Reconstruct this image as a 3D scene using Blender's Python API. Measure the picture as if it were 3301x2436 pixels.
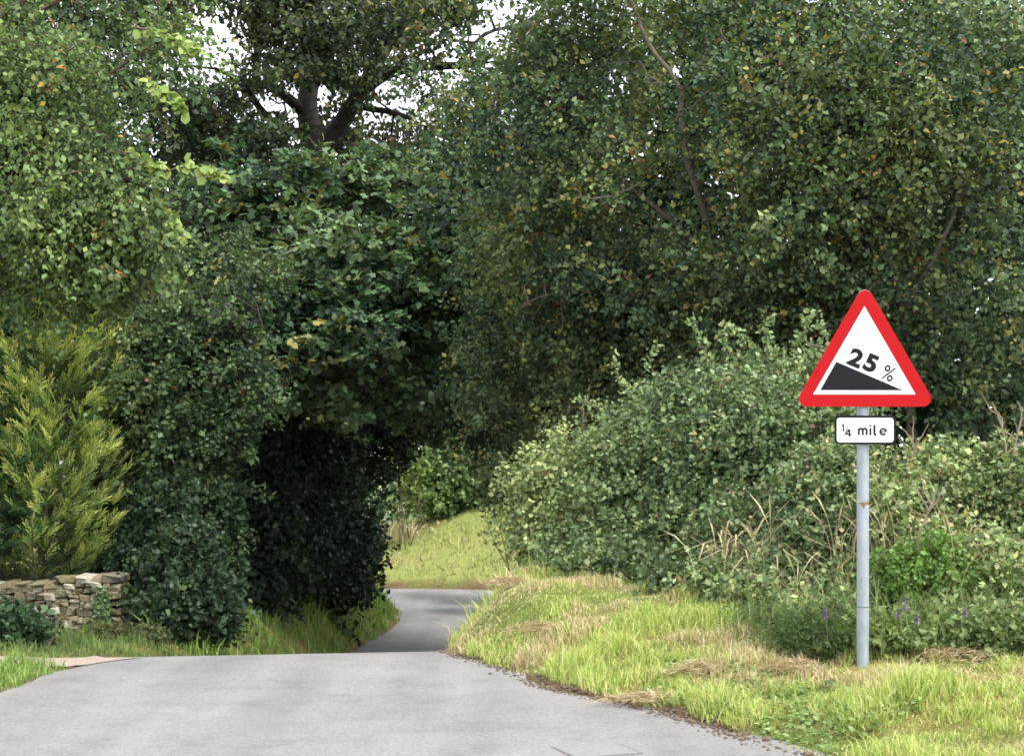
import bpy, bmesh, math
import numpy as np
from mathutils import Vector, Matrix

for o in list(bpy.data.objects):
    bpy.data.objects.remove(o)
scene = bpy.context.scene
COL = scene.collection

# ------------------------------------------------------------------ camera
EYE = 1.25            # eye height above the near road, metres
F = 3234.0            # focal length in pixels of a 2239 px wide picture
CX, HY = 1119.5, 1060.0
cam_d = bpy.data.cameras.new('camera')
cam = bpy.data.objects.new('camera', cam_d)
COL.objects.link(cam)
cam.location = (0, 0, EYE)
cam.rotation_euler = (math.radians(90), 0, 0)
cam_d.sensor_width = 36.0
cam_d.lens = 36.0 * F / 2239.0
cam_d.shift_y = (HY - 826.0) / 2239.0
cam_d.clip_start = 0.1
cam_d.clip_end = 9000
scene.camera = cam

# ------------------------------------------------------------------ sky, sun, exposure
SUN_EL, SUN_AZ = math.radians(62), math.radians(132)     # compass: 0 = +Y (ahead), clockwise
world = bpy.data.worlds.new('World')
scene.world = world
world.use_nodes = True
wn = world.node_tree.nodes
wl = world.node_tree.links
wn.clear()
sky = wn.new('ShaderNodeTexSky')
sky.sky_type = 'NISHITA'
sky.sun_disc = False
sky.sun_elevation = SUN_EL
sky.sun_rotation = SUN_AZ
sky.dust_density = 1.0
hsv = wn.new('ShaderNodeHueSaturation')        # thin white overcast
hsv.inputs['Saturation'].default_value = 0.16
bg = wn.new('ShaderNodeBackground')
bg.inputs['Strength'].default_value = 0.15
wo = wn.new('ShaderNodeOutputWorld')
wl.new(sky.outputs[0], hsv.inputs['Color'])
wl.new(hsv.outputs[0], bg.inputs['Color'])
wl.new(bg.outputs[0], wo.inputs['Surface'])

sun_d = bpy.data.lights.new('sun', 'SUN')
sun_d.energy = 1.4
sun_d.angle = math.radians(14)
sun_d.color = (1.0, 0.95, 0.86)
sun = bpy.data.objects.new('sun', sun_d)
COL.objects.link(sun)
sv = Vector((math.sin(SUN_AZ) * math.cos(SUN_EL), math.cos(SUN_AZ) * math.cos(SUN_EL), math.sin(SUN_EL)))
sun.location = sv * 60
sun.rotation_euler = (-sv).to_track_quat('-Z', 'Y').to_euler()

scene.view_settings.view_transform = 'Standard'
scene.view_settings.look = 'None'
scene.view_settings.gamma = 1.0
scene.view_settings.use_curve_mapping = False
scene.view_settings.exposure = 1.8
scene.render.engine = 'CYCLES'
scene.cycles.filter_width = 1.75      # the photograph is slightly soft

# ------------------------------------------------------------------ helpers
def PX(px, py, y):
    """a pixel of the photograph (2239 wide) at the distance y -> metres"""
    return np.array([(px - CX) / F * y, y, EYE + (HY - py) / F * y])

def mesh_np(name, V, Fs, col=None, smooth=False, attr='tint'):
    V = np.asarray(V, dtype=np.float32)
    me = bpy.data.meshes.new(name)
    me.vertices.add(len(V))
    me.vertices.foreach_set('co', V.ravel())
    if not isinstance(Fs, list):
        Fs = [Fs]
    Fs = [np.asarray(f, dtype=np.int32) for f in Fs if len(f)]
    loops = np.concatenate([f.ravel() for f in Fs])
    sizes = np.concatenate([np.full(len(f), f.shape[1], dtype=np.int32) for f in Fs])
    starts = np.concatenate([[0], np.cumsum(sizes)[:-1]]).astype(np.int32)
    me.loops.add(len(loops))
    me.loops.foreach_set('vertex_index', loops)
    me.polygons.add(len(sizes))
    me.polygons.foreach_set('loop_start', starts)
    me.polygons.foreach_set('loop_total', sizes)
    if smooth:
        me.polygons.foreach_set('use_smooth', np.ones(len(sizes), dtype=bool))
    if col is not None:
        a = me.attributes.new(attr, 'FLOAT_COLOR', 'POINT')
        c = np.ones((len(V), 4), dtype=np.float32)
        c[:, :3] = col
        a.data.foreach_set('color', c.ravel())
    me.update()
    me.validate()
    return me

def link(name, me, mat=None, parent=None, label=None, cat=None, group=None, kind=None, loc=None):
    o = bpy.data.objects.new(name, me)
    COL.objects.link(o)
    if mat is not None and me is not None and not me.materials:
        me.materials.append(mat)
    if parent is not None:
        o.parent = parent
    if loc is not None:
        o.location = loc
    if label: o['label'] = label
    if cat: o['category'] = cat
    if group: o['group'] = group
    if kind: o['kind'] = kind
    return o

def thing(name, label, cat, loc, group=None):
    return link(name, None, label=label, cat=cat, group=group, loc=loc)

def unit(v):
    return v / np.maximum(np.linalg.norm(v, axis=-1, keepdims=True), 1e-9)

def rdir(rng, n):
    return unit(rng.normal(size=(n, 3)))

def wavenoise(seed, freq, k=14):
    r = np.random.default_rng(seed)
    K = rdir(r, k) * freq * r.uniform(0.6, 1.5, (k, 1))
    ph = r.uniform(0, 6.283, k)
    def f(P):
        P = np.asarray(P)
        if P.shape[-1] == 2:
            return np.sin(P @ K[:, :2].T + ph).sum(-1) / math.sqrt(k / 2)
        return np.sin(P @ K.T + ph).sum(-1) / math.sqrt(k / 2)
    return f

class Geo:
    """collects tubes / pieces into one mesh"""
    def __init__(s):
        s.V, s.Q, s.C, s.n = [], [], [], 0
    def add(s, V, Q, col=None):
        s.V.append(np.asarray(V, float)); s.Q.append(np.asarray(Q, int) + s.n); s.n += len(V)
        s.C.append(np.tile(np.asarray(col if col is not None else (1, 1, 1), float), (len(V), 1)))
    def tube(s, P, R, sides=6, col=None):
        P = np.asarray(P, float); n = len(P)
        R = np.broadcast_to(np.asarray(R, float), (n,))
        T = unit(np.gradient(P, axis=0))
        ref = np.array([0.31, 0.95, 0.05]) if abs(T[0][2]) > 0.7 else np.array([0.05, 0.1, 1.0])
        A = unit(np.cross(T, ref)); B = np.cross(T, A)
        a = np.arange(sides) / sides * 2 * math.pi
        V = (P[:, None] + R[:, None, None] * (np.cos(a)[None, :, None] * A[:, None] + np.sin(a)[None, :, None] * B[:, None])).reshape(-1, 3)
        i = np.arange(n - 1)[:, None] * sides; j = np.arange(sides)[None]; k = (j + 1) % sides
        Q = np.stack([i + j, i + k, i + sides + k, i + sides + j], -1).reshape(-1, 4)
        s.add(V, Q, col)
    def mesh(s, name, smooth=True):
        return mesh_np(name, np.concatenate(s.V), np.concatenate(s.Q), np.concatenate(s.C), smooth)

def limb(rng, p0, p1, n=8, wig=0.08, sag=0.0):
    p0, p1 = np.asarray(p0, float), np.asarray(p1, float)
    t = np.linspace(0, 1, n)[:, None]
    L = np.linalg.norm(p1 - p0)
    P = p0 + (p1 - p0) * t
    w = np.cumsum(rng.normal(size=(n, 3)) * L * wig / math.sqrt(n), axis=0)
    w -= w[-1] * t
    w *= np.minimum(1, 4 * t)
    P = P + w
    P[:, 2] += sag * L * (4 * t * (1 - t))[:, 0]
    return P

def spline(pts, n=24):
    """Catmull-Rom through points"""
    p = np.asarray(pts, float)
    p = np.vstack([2 * p[0] - p[1], p, 2 * p[-1] - p[-2]])
    out = []
    m = len(p) - 3
    for s_ in np.linspace(0, m - 1e-6, n):
        i = int(s_); t = s_ - i
        a, b, c, d = p[i:i + 4]
        out.append(0.5 * ((2 * b) + (-a + c) * t + (2 * a - 5 * b + 4 * c - d) * t * t + (-a + 3 * b - 3 * c + d) * t ** 3))
    return np.array(out)

# ------------------------------------------------------------------ materials
def new_mat(name):
    m = bpy.data.materials.new(name)
    m.use_nodes = True
    nt = m.node_tree
    nt.nodes.clear()
    out = nt.nodes.new('ShaderNodeOutputMaterial')
    return m, nt, out

def node(nt, typ, **kw):
    n = nt.nodes.new(typ)
    for k, v in kw.items():
        if k in n.inputs: n.inputs[k].default_value = v
        else: setattr(n, k, v)
    return n

def ramp(nt, stops):
    r = nt.nodes.new('ShaderNodeValToRGB')
    e = r.color_ramp.elements
    e[0].position, e[0].color = stops[0][0], (*stops[0][1], 1)
    e[1].position, e[1].color = stops[1][0], (*stops[1][1], 1)
    for p, c in stops[2:]:
        x = e.new(p); x.color = (*c, 1)
    return r

def leaf_mat(name, rough=0.5, trans=0.3, spec=0.4, sat=0.9):
    m, nt, out = new_mat(name)
    at = node(nt, 'ShaderNodeAttribute', attribute_name='tint')
    nz = node(nt, 'ShaderNodeTexNoise', Scale=60.0, Detail=2.0)
    mr = node(nt, 'ShaderNodeMapRange'); mr.inputs['To Min'].default_value = 0.75; mr.inputs['To Max'].default_value = 1.25
    mul = node(nt, 'ShaderNodeMixRGB', blend_type='MULTIPLY', Fac=1.0)
    geo = node(nt, 'ShaderNodeNewGeometry')
    nt.links.new(geo.outputs['Position'], nz.inputs['Vector'])
    nt.links.new(nz.outputs['Fac'], mr.inputs['Value'])
    nt.links.new(at.outputs['Color'], mul.inputs['Color1'])
    nt.links.new(mr.outputs[0], mul.inputs['Color2'])
    hs = node(nt, 'ShaderNodeHueSaturation', Saturation=sat)
    nt.links.new(mul.outputs[0], hs.inputs['Color'])
    mul = hs
    p = node(nt, 'ShaderNodeBsdfPrincipled', Roughness=rough)
    p.inputs['Specular IOR Level'].default_value = spec
    nt.links.new(mul.outputs[0], p.inputs['Base Color'])
    tr = node(nt, 'ShaderNodeBsdfTranslucent')
    tc = node(nt, 'ShaderNodeMixRGB', blend_type='MULTIPLY', Fac=1.0)
    tc.inputs['Color2'].default_value = (1.1, 1.2, 0.75, 1)
    nt.links.new(mul.outputs[0], tc.inputs['Color1'])
    nt.links.new(tc.outputs[0], tr.inputs['Color'])
    mx = node(nt, 'ShaderNodeMixShader', Fac=trans)
    nt.links.new(p.outputs[0], mx.inputs[1]); nt.links.new(tr.outputs[0], mx.inputs[2])
    nt.links.new(mx.outputs[0], out.inputs['Surface'])
    return m

def simple_mat(name, stops, scale=8.0, rough=0.8, bump=0.3, bscale=None, metallic=0.0, detail=6.0, spec=0.4, coord='Object', dist=0.02):
    m, nt, out = new_mat(name)
    tc = node(nt, 'ShaderNodeTexCoord')
    nz = node(nt, 'ShaderNodeTexNoise', Scale=scale, Detail=detail, Roughness=0.65)
    rp = ramp(nt, stops)
    p = node(nt, 'ShaderNodeBsdfPrincipled', Roughness=rough, Metallic=metallic)
    p.inputs['Specular IOR Level'].default_value = spec
    nt.links.new(tc.outputs[coord], nz.inputs['Vector'])
    nt.links.new(nz.outputs['Fac'], rp.inputs['Fac'])
    nt.links.new(rp.outputs[0], p.inputs['Base Color'])
    if bump:
        n2 = node(nt, 'ShaderNodeTexNoise', Scale=bscale or scale * 3, Detail=5.0)
        nt.links.new(tc.outputs[coord], n2.inputs['Vector'])
        b = node(nt, 'ShaderNodeBump', Strength=bump, Distance=dist)
        nt.links.new(n2.outputs['Fac'], b.inputs['Height'])
        nt.links.new(b.outputs[0], p.inputs['Normal'])
    nt.links.new(p.outputs[0], out.inputs['Surface'])
    return m

M_leaf = leaf_mat('leaf', 0.52, 0.25, 0.28)
M_glossleaf = leaf_mat('glossy_leaf', 0.34, 0.12, 0.5)
M_needle = leaf_mat('conifer_spray', 0.6, 0.2, 0.25)
M_grass = leaf_mat('grass_blade', 0.55, 0.3, 0.3, 0.92)
M_bark = simple_mat('dark_bark', [(0.3, (0.016, 0.014, 0.012)), (0.7, (0.05, 0.045, 0.038))], 9, 0.9, 0.8)
M_palebark = simple_mat('lichen_bark', [(0.3, (0.05, 0.046, 0.034)), (0.65, (0.14, 0.13, 0.09))], 14, 0.9, 0.6)
M_brownbark = simple_mat('brown_bark', [(0.3, (0.05, 0.04, 0.025)), (0.7, (0.15, 0.125, 0.075))], 10, 0.9, 0.8)

def asphalt():
    m, nt, out = new_mat('worn_asphalt')
    tc = node(nt, 'ShaderNodeTexCoord')
    big = node(nt, 'ShaderNodeTexNoise', Scale=0.7, Detail=5.0, Roughness=0.6)
    fine = node(nt, 'ShaderNodeTexVoronoi', Scale=95.0)
    fn = node(nt, 'ShaderNodeTexNoise', Scale=45.0, Detail=6.0, Roughness=0.75)
    for n in (big, fine, fn):
        nt.links.new(tc.outputs['Object'], n.inputs['Vector'])
    r1 = ramp(nt, [(0.3, (0.17, 0.167, 0.173)), (0.7, (0.214, 0.209, 0.213))])
    nt.links.new(big.outputs['Fac'], r1.inputs['Fac'])
    r2 = ramp(nt, [(0.28, (0.72, 0.72, 0.73)), (0.72, (1.25, 1.24, 1.22))])
    nt.links.new(fn.outputs['Fac'], r2.inputs['Fac'])
    r3 = ramp(nt, [(0.0, (0.8, 0.8, 0.8)), (0.6, (1.08, 1.08, 1.08))])
    nt.links.new(fine.outputs['Color'], r3.inputs['Fac'])
    a = node(nt, 'ShaderNodeMixRGB', blend_type='MULTIPLY', Fac=1.0)
    b = node(nt, 'ShaderNodeMixRGB', blend_type='MULTIPLY', Fac=1.0)
    nt.links.new(r1.outputs[0], a.inputs['Color1']); nt.links.new(r2.outputs[0], a.inputs['Color2'])
    nt.links.new(a.outputs[0], b.inputs['Color1']); nt.links.new(r3.outputs[0], b.inputs['Color2'])
    mp = node(nt, 'ShaderNodeMapping'); mp.inputs['Scale'].default_value = (1.5, .10, 1)
    wear = node(nt, 'ShaderNodeTexNoise', Scale=1.3, Detail=4.0)
    nt.links.new(tc.outputs['Object'], mp.inputs['Vector']); nt.links.new(mp.outputs[0], wear.inputs['Vector'])
    r4 = ramp(nt, [(0.35, (0.86, 0.86, 0.87)), (0.65, (1.1, 1.09, 1.07))])
    nt.links.new(wear.outputs['Fac'], r4.inputs['Fac'])
    stain = node(nt, 'ShaderNodeTexNoise', Scale=2.6, Detail=7.0, Roughness=0.7)
    nt.links.new(tc.outputs['Object'], stain.inputs['Vector'])
    r5 = ramp(nt, [(0.3, (0.80, 0.79, 0.77)), (0.5, (1, 1, 1)), (0.75, (1.06, 1.04, 1.0))])
    nt.links.new(stain.outputs['Fac'], r5.inputs['Fac'])
    wp = node(nt, 'ShaderNodeTexNoise', Scale=3.0, Detail=4.0)
    nt.links.new(tc.outputs['Object'], wp.inputs['Vector'])
    wa = node(nt, 'ShaderNodeMixRGB', blend_type='ADD', Fac=0.35)
    nt.links.new(tc.outputs['Object'], wa.inputs['Color1']); nt.links.new(wp.outputs['Color'], wa.inputs['Color2'])
    cr = node(nt, 'ShaderNodeTexVoronoi', Scale=0.55); cr.feature = 'DISTANCE_TO_EDGE'
    nt.links.new(wa.outputs[0], cr.inputs['Vector'])
    r6 = ramp(nt, [(0.0, (0.86, 0.855, 0.85)), (0.005, (1, 1, 1))])
    nt.links.new(cr.outputs['Distance'], r6.inputs['Fac'])
    for extra in (r4, r5, r6):
        c = node(nt, 'ShaderNodeMixRGB', blend_type='MULTIPLY', Fac=1.0)
        nt.links.new(b.outputs[0], c.inputs['Color1']); nt.links.new(extra.outputs[0], c.inputs['Color2'])
        b = c
    p = node(nt, 'ShaderNodeBsdfPrincipled', Roughness=0.75)
    p.inputs['Specular IOR Level'].default_value = 0.35
    nt.links.new(b.outputs[0], p.inputs['Base Color'])
    bp = node(nt, 'ShaderNodeBump', Strength=0.5, Distance=0.006)
    nt.links.new(fn.outputs['Fac'], bp.inputs['Height'])
    nt.links.new(bp.outputs[0], p.inputs['Normal'])
    nt.links.new(p.outputs[0], out.inputs['Surface'])
    return m
M_road = asphalt()

def ground_mat():
    """soil, thatch and turf; the 'tint' attribute carries the kind of ground"""
    m, nt, out = new_mat('ground_turf')
    at = node(nt, 'ShaderNodeAttribute', attribute_name='tint')
    geo = node(nt, 'ShaderNodeNewGeometry')
    nz = node(nt, 'ShaderNodeTexNoise', Scale=14.0, Detail=8.0, Roughness=0.75)
    nt.links.new(geo.outputs['Position'], nz.inputs['Vector'])
    r = ramp(nt, [(0.3, (0.5, 0.48, 0.45)), (0.72, (1.5, 1.45, 1.3))])
    nt.links.new(nz.outputs['Fac'], r.inputs['Fac'])
    a = node(nt, 'ShaderNodeMixRGB', blend_type='MULTIPLY', Fac=1.0)
    nt.links.new(at.outputs['Color'], a.inputs['Color1']); nt.links.new(r.outputs[0], a.inputs['Color2'])
    p = node(nt, 'ShaderNodeBsdfPrincipled', Roughness=0.95)
    p.inputs['Specular IOR Level'].default_value = 0.1
    nt.links.new(a.outputs[0], p.inputs['Base Color'])
    bp = node(nt, 'ShaderNodeBump', Strength=0.8, Distance=0.03)
    nt.links.new(nz.outputs['Fac'], bp.inputs['Height'])
    nt.links.new(bp.outputs[0], p.inputs['Normal'])
    nt.links.new(p.outputs[0], out.inputs['Surface'])
    return m
M_ground = ground_mat()

# ------------------------------------------------------------------ the lane and the land
R_EDGE = spline([(5.5, -14), (4.4, -6), (3.3, 1), (2.2, 4.6), (1.28, 6.84), (1.04, 7.38), (0.89, 7.76), (0.5, 8.35), (0.16, 8.9), (-0.12, 9.8),
                 (-0.38, 10.4), (-0.5, 11.2), (-0.45, 12.5), (-0.2, 15), (0.3, 19), (0.8, 24), (1.15, 29), (1.35, 34), (1.3, 38), (0.6, 40.8),
                 (-0.9, 42.0), (-3.65, 42.5), (-8, 42.8), (-16, 43), (-30, 43.3)], 150)
L_EDGE = spline([(-1.6, -14), (-2.2, -6), (-2.8, 1), (-3.0, 4.6), (-3.03, 6.84), (-3.03, 7.8), (-3.03, 8.8), (-3.04, 9.5), (-2.98, 10.1),
                 (-3.0, 10.6), (-3.2, 12), (-3.25, 15), (-3.15, 19), (-2.95, 24), (-2.72, 28), (-2.5, 31.7), (-2.6, 34), (-3.0, 36.8), (-4.4, 38.9),
                 (-8, 39.5), (-16, 39.8), (-30, 40)], 150)
POLY = np.vstack([R_EDGE, L_EDGE[::-1]])

def d_poly(P, E):
    best = np.full(len(P), 1e9)
    for i in range(len(E) - 1):
        a, b = E[i], E[i + 1]
        ab = b - a
        t = np.clip(((P - a) @ ab) / (ab @ ab), 0, 1)
        d = np.hypot(P[:, 0] - a[0] - t * ab[0], P[:, 1] - a[1] - t * ab[1])
        np.minimum(best, d, out=best)
    return best

def inside(P):
    x, y = P[:, 0], P[:, 1]
    c = np.zeros(len(P), bool)
    n = len(POLY)
    for i in range(n):
        x1, y1 = POLY[i]; x2, y2 = POLY[(i + 1) % n]
        m = (y1 > y) != (y2 > y)
        if m.any():
            xi = (x2 - x1) * (y - y1) / ((y2 - y1) if y2 != y1 else 1e-9) + x1
            c ^= m & (x < xi)
    return c

_ys = np.linspace(-20, 90, 2201)
def _prof(pts, sm=9):
    p = np.array(pts, float)
    z = np.interp(_ys, p[:, 0], p[:, 1])
    k = np.ones(sm) / sm
    zp = np.concatenate([np.full(sm, z[0]), z, np.full(sm, z[-1])])
    for _ in range(2):
        zp = np.convolve(zp, k, 'same')
    return zp[sm:-sm]
ZR = _prof([(-20, -0.4), (0, -0.02), (6, 0.005), (9, 0.04), (10.4, 0.06), (11.2, 0.0), (12.2, -.14), (14, -0.48), (17.5, -1.02), (21, -1.44), (25, -1.70), (30, -1.77), (36, -1.75), (43, -1.72), (90, -1.72)], 15)
ZL = _prof([(-20, -0.3), (0, 0.02), (8, 0.04), (10.4, 0.06), (12, -0.10), (18, -0.64), (24, -0.82), (30, -0.86), (38, -0.95), (45, -1.3), (60, -1.3), (90, -3)], 15)
def zr(y, x=None):
    z = np.interp(y, _ys, ZR)
    if x is not None:      # crossfall of the crest
        z = z + .02 * np.clip(x + .4, -3.2, .5) * np.exp(-((np.asarray(y) - 10.6) / 3.2) ** 2)
    return z
def zl(y): return np.interp(y, _ys, ZL)
def sst(t):
    t = np.clip(t, 0, 1)
    return t * t * (3 - 2 * t)
nz_a = wavenoise(5, 1.3); nz_b = wavenoise(6, 6.0); nz_c = wavenoise(7, 18.0)

def land(P):
    """height of the land, signed distance to the lane, right-hand side?"""
    P = np.asarray(P, float)
    dR, dL = d_poly(P, R_EDGE), d_poly(P, L_EDGE)
    ins = inside(P)
    right = dR < dL
    d = np.where(ins, -np.minimum(dR, dL), np.minimum(dR, dL))
    x, y = P[:, 0], P[:, 1]
    road = zr(y, x)
    HR = np.interp(y, [0, 7, 8.4, 9.6, 10.6, 12, 14, 20, 30, 38], [0.22, 0.17, 0.17, 0.22, 0.42, 0.58, 1.0, 1.9, 2.3, 2.3])
    WR = np.interp(y, [0, 7, 8.4, 9.6, 10.6, 12, 14, 20, 30, 40], [2.2, 2.2, 2.0, 0.9, 0.5, 0.65, 1.1, 2.0, 3.0, 4.5])
    farH = np.clip(1.25 + 0.33 * (x + 4), 0.6, 3.2)
    fb = sst((y - 38) / 4)
    HR = HR * (1 - fb) + farH * fb
    zright = road + 0.02 + HR * sst(np.maximum(d, 0) / WR) ** 0.85
    zright = zright + .2 * fb * sst(np.maximum(d, 0) / .3)
    WL = np.interp(y, [8, 12, 20, 30], [0.5, 0.6, 1.0, 1.0])
    s = sst(np.maximum(d, 0) / WL)
    zleft = (road + 0.02) * (1 - s) + (zl(y) - .05 * np.exp(-((y - 10.6) / 3.2) ** 2)) * s
    z = np.where(right, zright, zleft)
    z = z + (0.012 * nz_b(P) + 0.006 * nz_c(P)) * np.clip((d + 0.02) / 0.15, 0, 1) + 0.05 * nz_a(P) * np.clip((d - 0.5) / 2, 0, 1)
    edge = road + np.clip(d * 0.6 + 0.008 * nz_c(P) + 0.01 * nz_b(P), -0.09, 0.02)
    w = np.clip(d / 0.08, 0, 1)
    z = np.where(d < 0.08, edge * (1 - w) + z * w, z)
    # beyond the far bank the land falls away to a valley
    fall = np.clip((y - 58) / 60, 0, None)
    z = z - 2.2 * fall ** 1.3
    return z, d, right

def grid_axis(segs):
    out = []
    for a, b, st in segs:
        out.append(np.arange(a, b, st))
    return np.concatenate(out + [[segs[-1][1]]])
gx = grid_axis([(-90, -30, 6), (-30, -12, 1.5), (-12, -6, 0.4), (-6, 3.5, 0.1), (3.5, 8, 0.3), (8, 30, 1.6), (30, 90, 6)])
gy = grid_axis([(-15, 2, 1.5), (2, 6, 0.25), (6, 14, 0.09), (14, 46, 0.22), (46, 60, 0.5), (60, 130, 4)])
XX, YY = np.meshgrid(gx, gy)
GP = np.stack([XX.ravel(), YY.ravel()], 1)
GZ, GD, GR = land(GP)
nx, ny = len(gx), len(gy)
i = np.arange(ny - 1)[:, None] * nx; j = np.arange(nx - 1)[None]
GQ = np.stack([i + j, i + j + 1, i + nx + j + 1, i + nx + j], -1).reshape(-1, 4)
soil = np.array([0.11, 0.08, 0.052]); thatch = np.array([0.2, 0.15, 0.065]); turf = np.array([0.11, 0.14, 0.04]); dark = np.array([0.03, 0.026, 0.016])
mixn = nz_a(GP) * 0.5 + nz_b(GP) * 0.5
w_t = np.clip(0.5 + 0.6 * mixn, 0, 1)[:, None]
gc = turf * (1 - w_t) + thatch * w_t
w_s = np.clip(1.2 - GD / 0.22 + 0.4 * nz_b(GP), 0, 1)[:, None]
gc = gc * (1 - w_s) + soil * w_s
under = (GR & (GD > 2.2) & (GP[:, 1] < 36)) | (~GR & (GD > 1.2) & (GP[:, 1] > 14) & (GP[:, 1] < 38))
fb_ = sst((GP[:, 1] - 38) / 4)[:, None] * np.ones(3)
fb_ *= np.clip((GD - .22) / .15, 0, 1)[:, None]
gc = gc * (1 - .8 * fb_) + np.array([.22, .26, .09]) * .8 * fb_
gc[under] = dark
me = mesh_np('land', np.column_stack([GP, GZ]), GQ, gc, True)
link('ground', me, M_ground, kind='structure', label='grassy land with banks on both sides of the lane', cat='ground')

# far country: a valley and low hills out to the horizon
fx = np.linspace(-4000, 4000, 60); fy = np.concatenate([np.linspace(110, 600, 14), np.linspace(700, 6000, 28)])
FX, FY = np.meshgrid(fx, fy)
fz = -3 - 22 * sst((FY - 120) / 400) + 14 * np.sin(FX / 420 + 1) * np.sin(FY / 500) * sst((FY - 500) / 600)
i = np.arange(len(fy) - 1)[:, None] * 60; j = np.arange(59)[None]
FQ = np.stack([i + j, i + j + 1, i + 60 + j + 1, i + 60 + j], -1).reshape(-1, 4)
M_far = simple_mat('far_fields', [(0.35, (0.05, 0.09, 0.03)), (0.65, (0.16, 0.16, 0.06))], 0.006, 0.95, 0, coord='Object')
link('distant_hills', mesh_np('hills', np.column_stack([FX.ravel(), FY.ravel(), fz.ravel()]), FQ, None, True), M_far, kind='structure',
     label='far green valley and low hills seen through the gap', cat='hills')

# road sheet
def road_sheet():
    n, m = 420, 14
    def resample(E):
        d = np.concatenate([[0], np.cumsum(np.hypot(*np.diff(E, axis=0).T))])
        return E, d
    # pair the edges by control parameter (both splines share their order)
    tr = np.linspace(0, 1, len(R_EDGE)); t = np.linspace(0, 1, n)
    # nearest left point for each right point keeps the strips square
    Rp = np.stack([np.interp(t, tr, R_EDGE[:, 0]), np.interp(t, tr, R_EDGE[:, 1])], 1)
    Ld = np.concatenate([[0], np.cumsum(np.hypot(*np.diff(L_EDGE, axis=0).T))])
    tl = []
    last = 0.0
    fine = np.linspace(0, Ld[-1], 3000)
    LF = np.stack([np.interp(fine, Ld, L_EDGE[:, 0]), np.interp(fine, Ld, L_EDGE[:, 1])], 1)
    k0 = 0
    for p in Rp:
        w = LF[k0:k0 + 500]
        k = k0 + int(np.argmin(np.hypot(w[:, 0] - p[0], w[:, 1] - p[1])))
        k0 = k; tl.append(k)
    tl = np.array(tl, float)
    for _ in range(6):
        tl[1:-1] = (tl[:-2] + tl[1:-1] + tl[2:]) / 3
    Lp = LF[tl.astype(int)]
    Lp[0], Lp[-1] = L_EDGE[0], L_EDGE[-1]
    s = np.linspace(-0.03, 1.03, m)[None, :, None]
    P = Rp[:, None] * (1 - s) + Lp[:, None] * s
    z = zr(P[..., 1], P[..., 0]) + 0.004
    V = np.concatenate([P, z[..., None]], -1).reshape(-1, 3)
    i = np.arange(n - 1)[:, None] * m; j = np.arange(m - 1)[None]
    Q = np.stack([i + j, i + m + j, i + m + j + 1, i + j + 1], -1).reshape(-1, 4)[:, ::-1]
    me = mesh_np('lane', V, Q, None, True)
    return me
link('road', road_sheet(), M_road, kind='structure', label='narrow grey asphalt lane dipping over a crest', cat='road')

# gravel mouth of the side track on the left of the crest
def gravel_track():
    c = spline([(-2.86, 10.42), (-3.3, 10.58), (-4.2, 11.0), (-6, 12.2), (-9, 13.6), (-14, 15.5)], 40)
    T = unit(np.gradient(c, axis=0)); Nn = np.stack([-T[:, 1], T[:, 0]], 1)
    s = np.linspace(-1, 1, 9)
    w = np.linspace(0.46, 0.75, 40)
    P = c[:, None] + Nn[:, None] * (s[None, :, None] * w[:, None, None])
    z, d, r = land(P.reshape(-1, 2))
    V = np.column_stack([P.reshape(-1, 2), np.maximum(z, zr(P[..., 1], P[..., 0]).reshape(-1) + .004) + 0.006])
    i = np.arange(39)[:, None] * 9; j = np.arange(8)[None]
    Q = np.stack([i + j, i + j + 1, i + 9 + j + 1, i + 9 + j], -1).reshape(-1, 4)[:, ::-1]
    return mesh_np('track', V, Q, None, True)
M_gravel = simple_mat('gravel_track', [(0.3, (0.2, 0.15, 0.115)), (0.7, (0.36, 0.30, 0.25))], 40, 0.95, 0.6, 120, dist=0.01)
link('track', gravel_track(), M_gravel, kind='structure', label='pinkish gravel mouth of a side track beside the road', cat='track')

def gz(x, y):
    return float(land(np.array([[x, y]]))[0][0])

# ------------------------------------------------------------------ leaves
DIAMOND = (np.array([(0, 0, 0), (.45, .36, .08), (1, 0, -.06), (.45, -.36, .08)]), np.array([(0, 2, 1), (0, 3, 2)]))
OVATE = (np.array([(0, 0, 0), (.22, .3, .07), (.62, .3, .05), (1, 0, -.08), (.62, -.3, .05), (.22, -.3, .07)]), np.array([(0, 3, 2, 1), (0, 5, 4, 3)]))
ROUND = (np.array([(0, 0, 0), (.18, .38, .08), (.68, .42, .04), (1, 0, -.1), (.68, -.42, .04), (.18, -.38, .08)]), np.array([(0, 3, 2, 1), (0, 5, 4, 3)]))
LOBED = (np.array([(0, 0, 0), (.25, .36, .06), (.5, .14, 0), (.72, .33, .03), (1, 0, -.08), (.72, -.33, .03), (.5, -.14, 0), (.25, -.36, .06)]),
         np.array([(0, 2, 1, 0), (0, 6, 2, 0)]))
LOBED = (LOBED[0], np.array([(0, 6, 2, 1), (0, 7, 6, 6), (2, 4, 3, 3), (6, 5, 4, 2)]))
LOBED = (LOBED[0], np.array([(0, 2, 1), (0, 7, 6), (0, 6, 2), (2, 4, 3), (6, 5, 4), (2, 6, 4)]))
PALM = (np.array([(0, 0, 0), (.16, .52, .05), (.42, .2, .02), (.72, .42, 0), (1.02, 0, -.1), (.72, -.42, 0), (.42, -.2, .02), (.16, -.52, .05)]),
        np.array([(0, 2, 1), (0, 7, 6), (0, 6, 2), (2, 4, 3), (6, 5, 4), (2, 6, 4)]))
STRIP = (np.array([(0, 0, 0), (.5, -.085, .02), (1, 0, 0), (.5, .085, .02)]), np.array([(0, 1, 2), (0, 2, 3)]))

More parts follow.
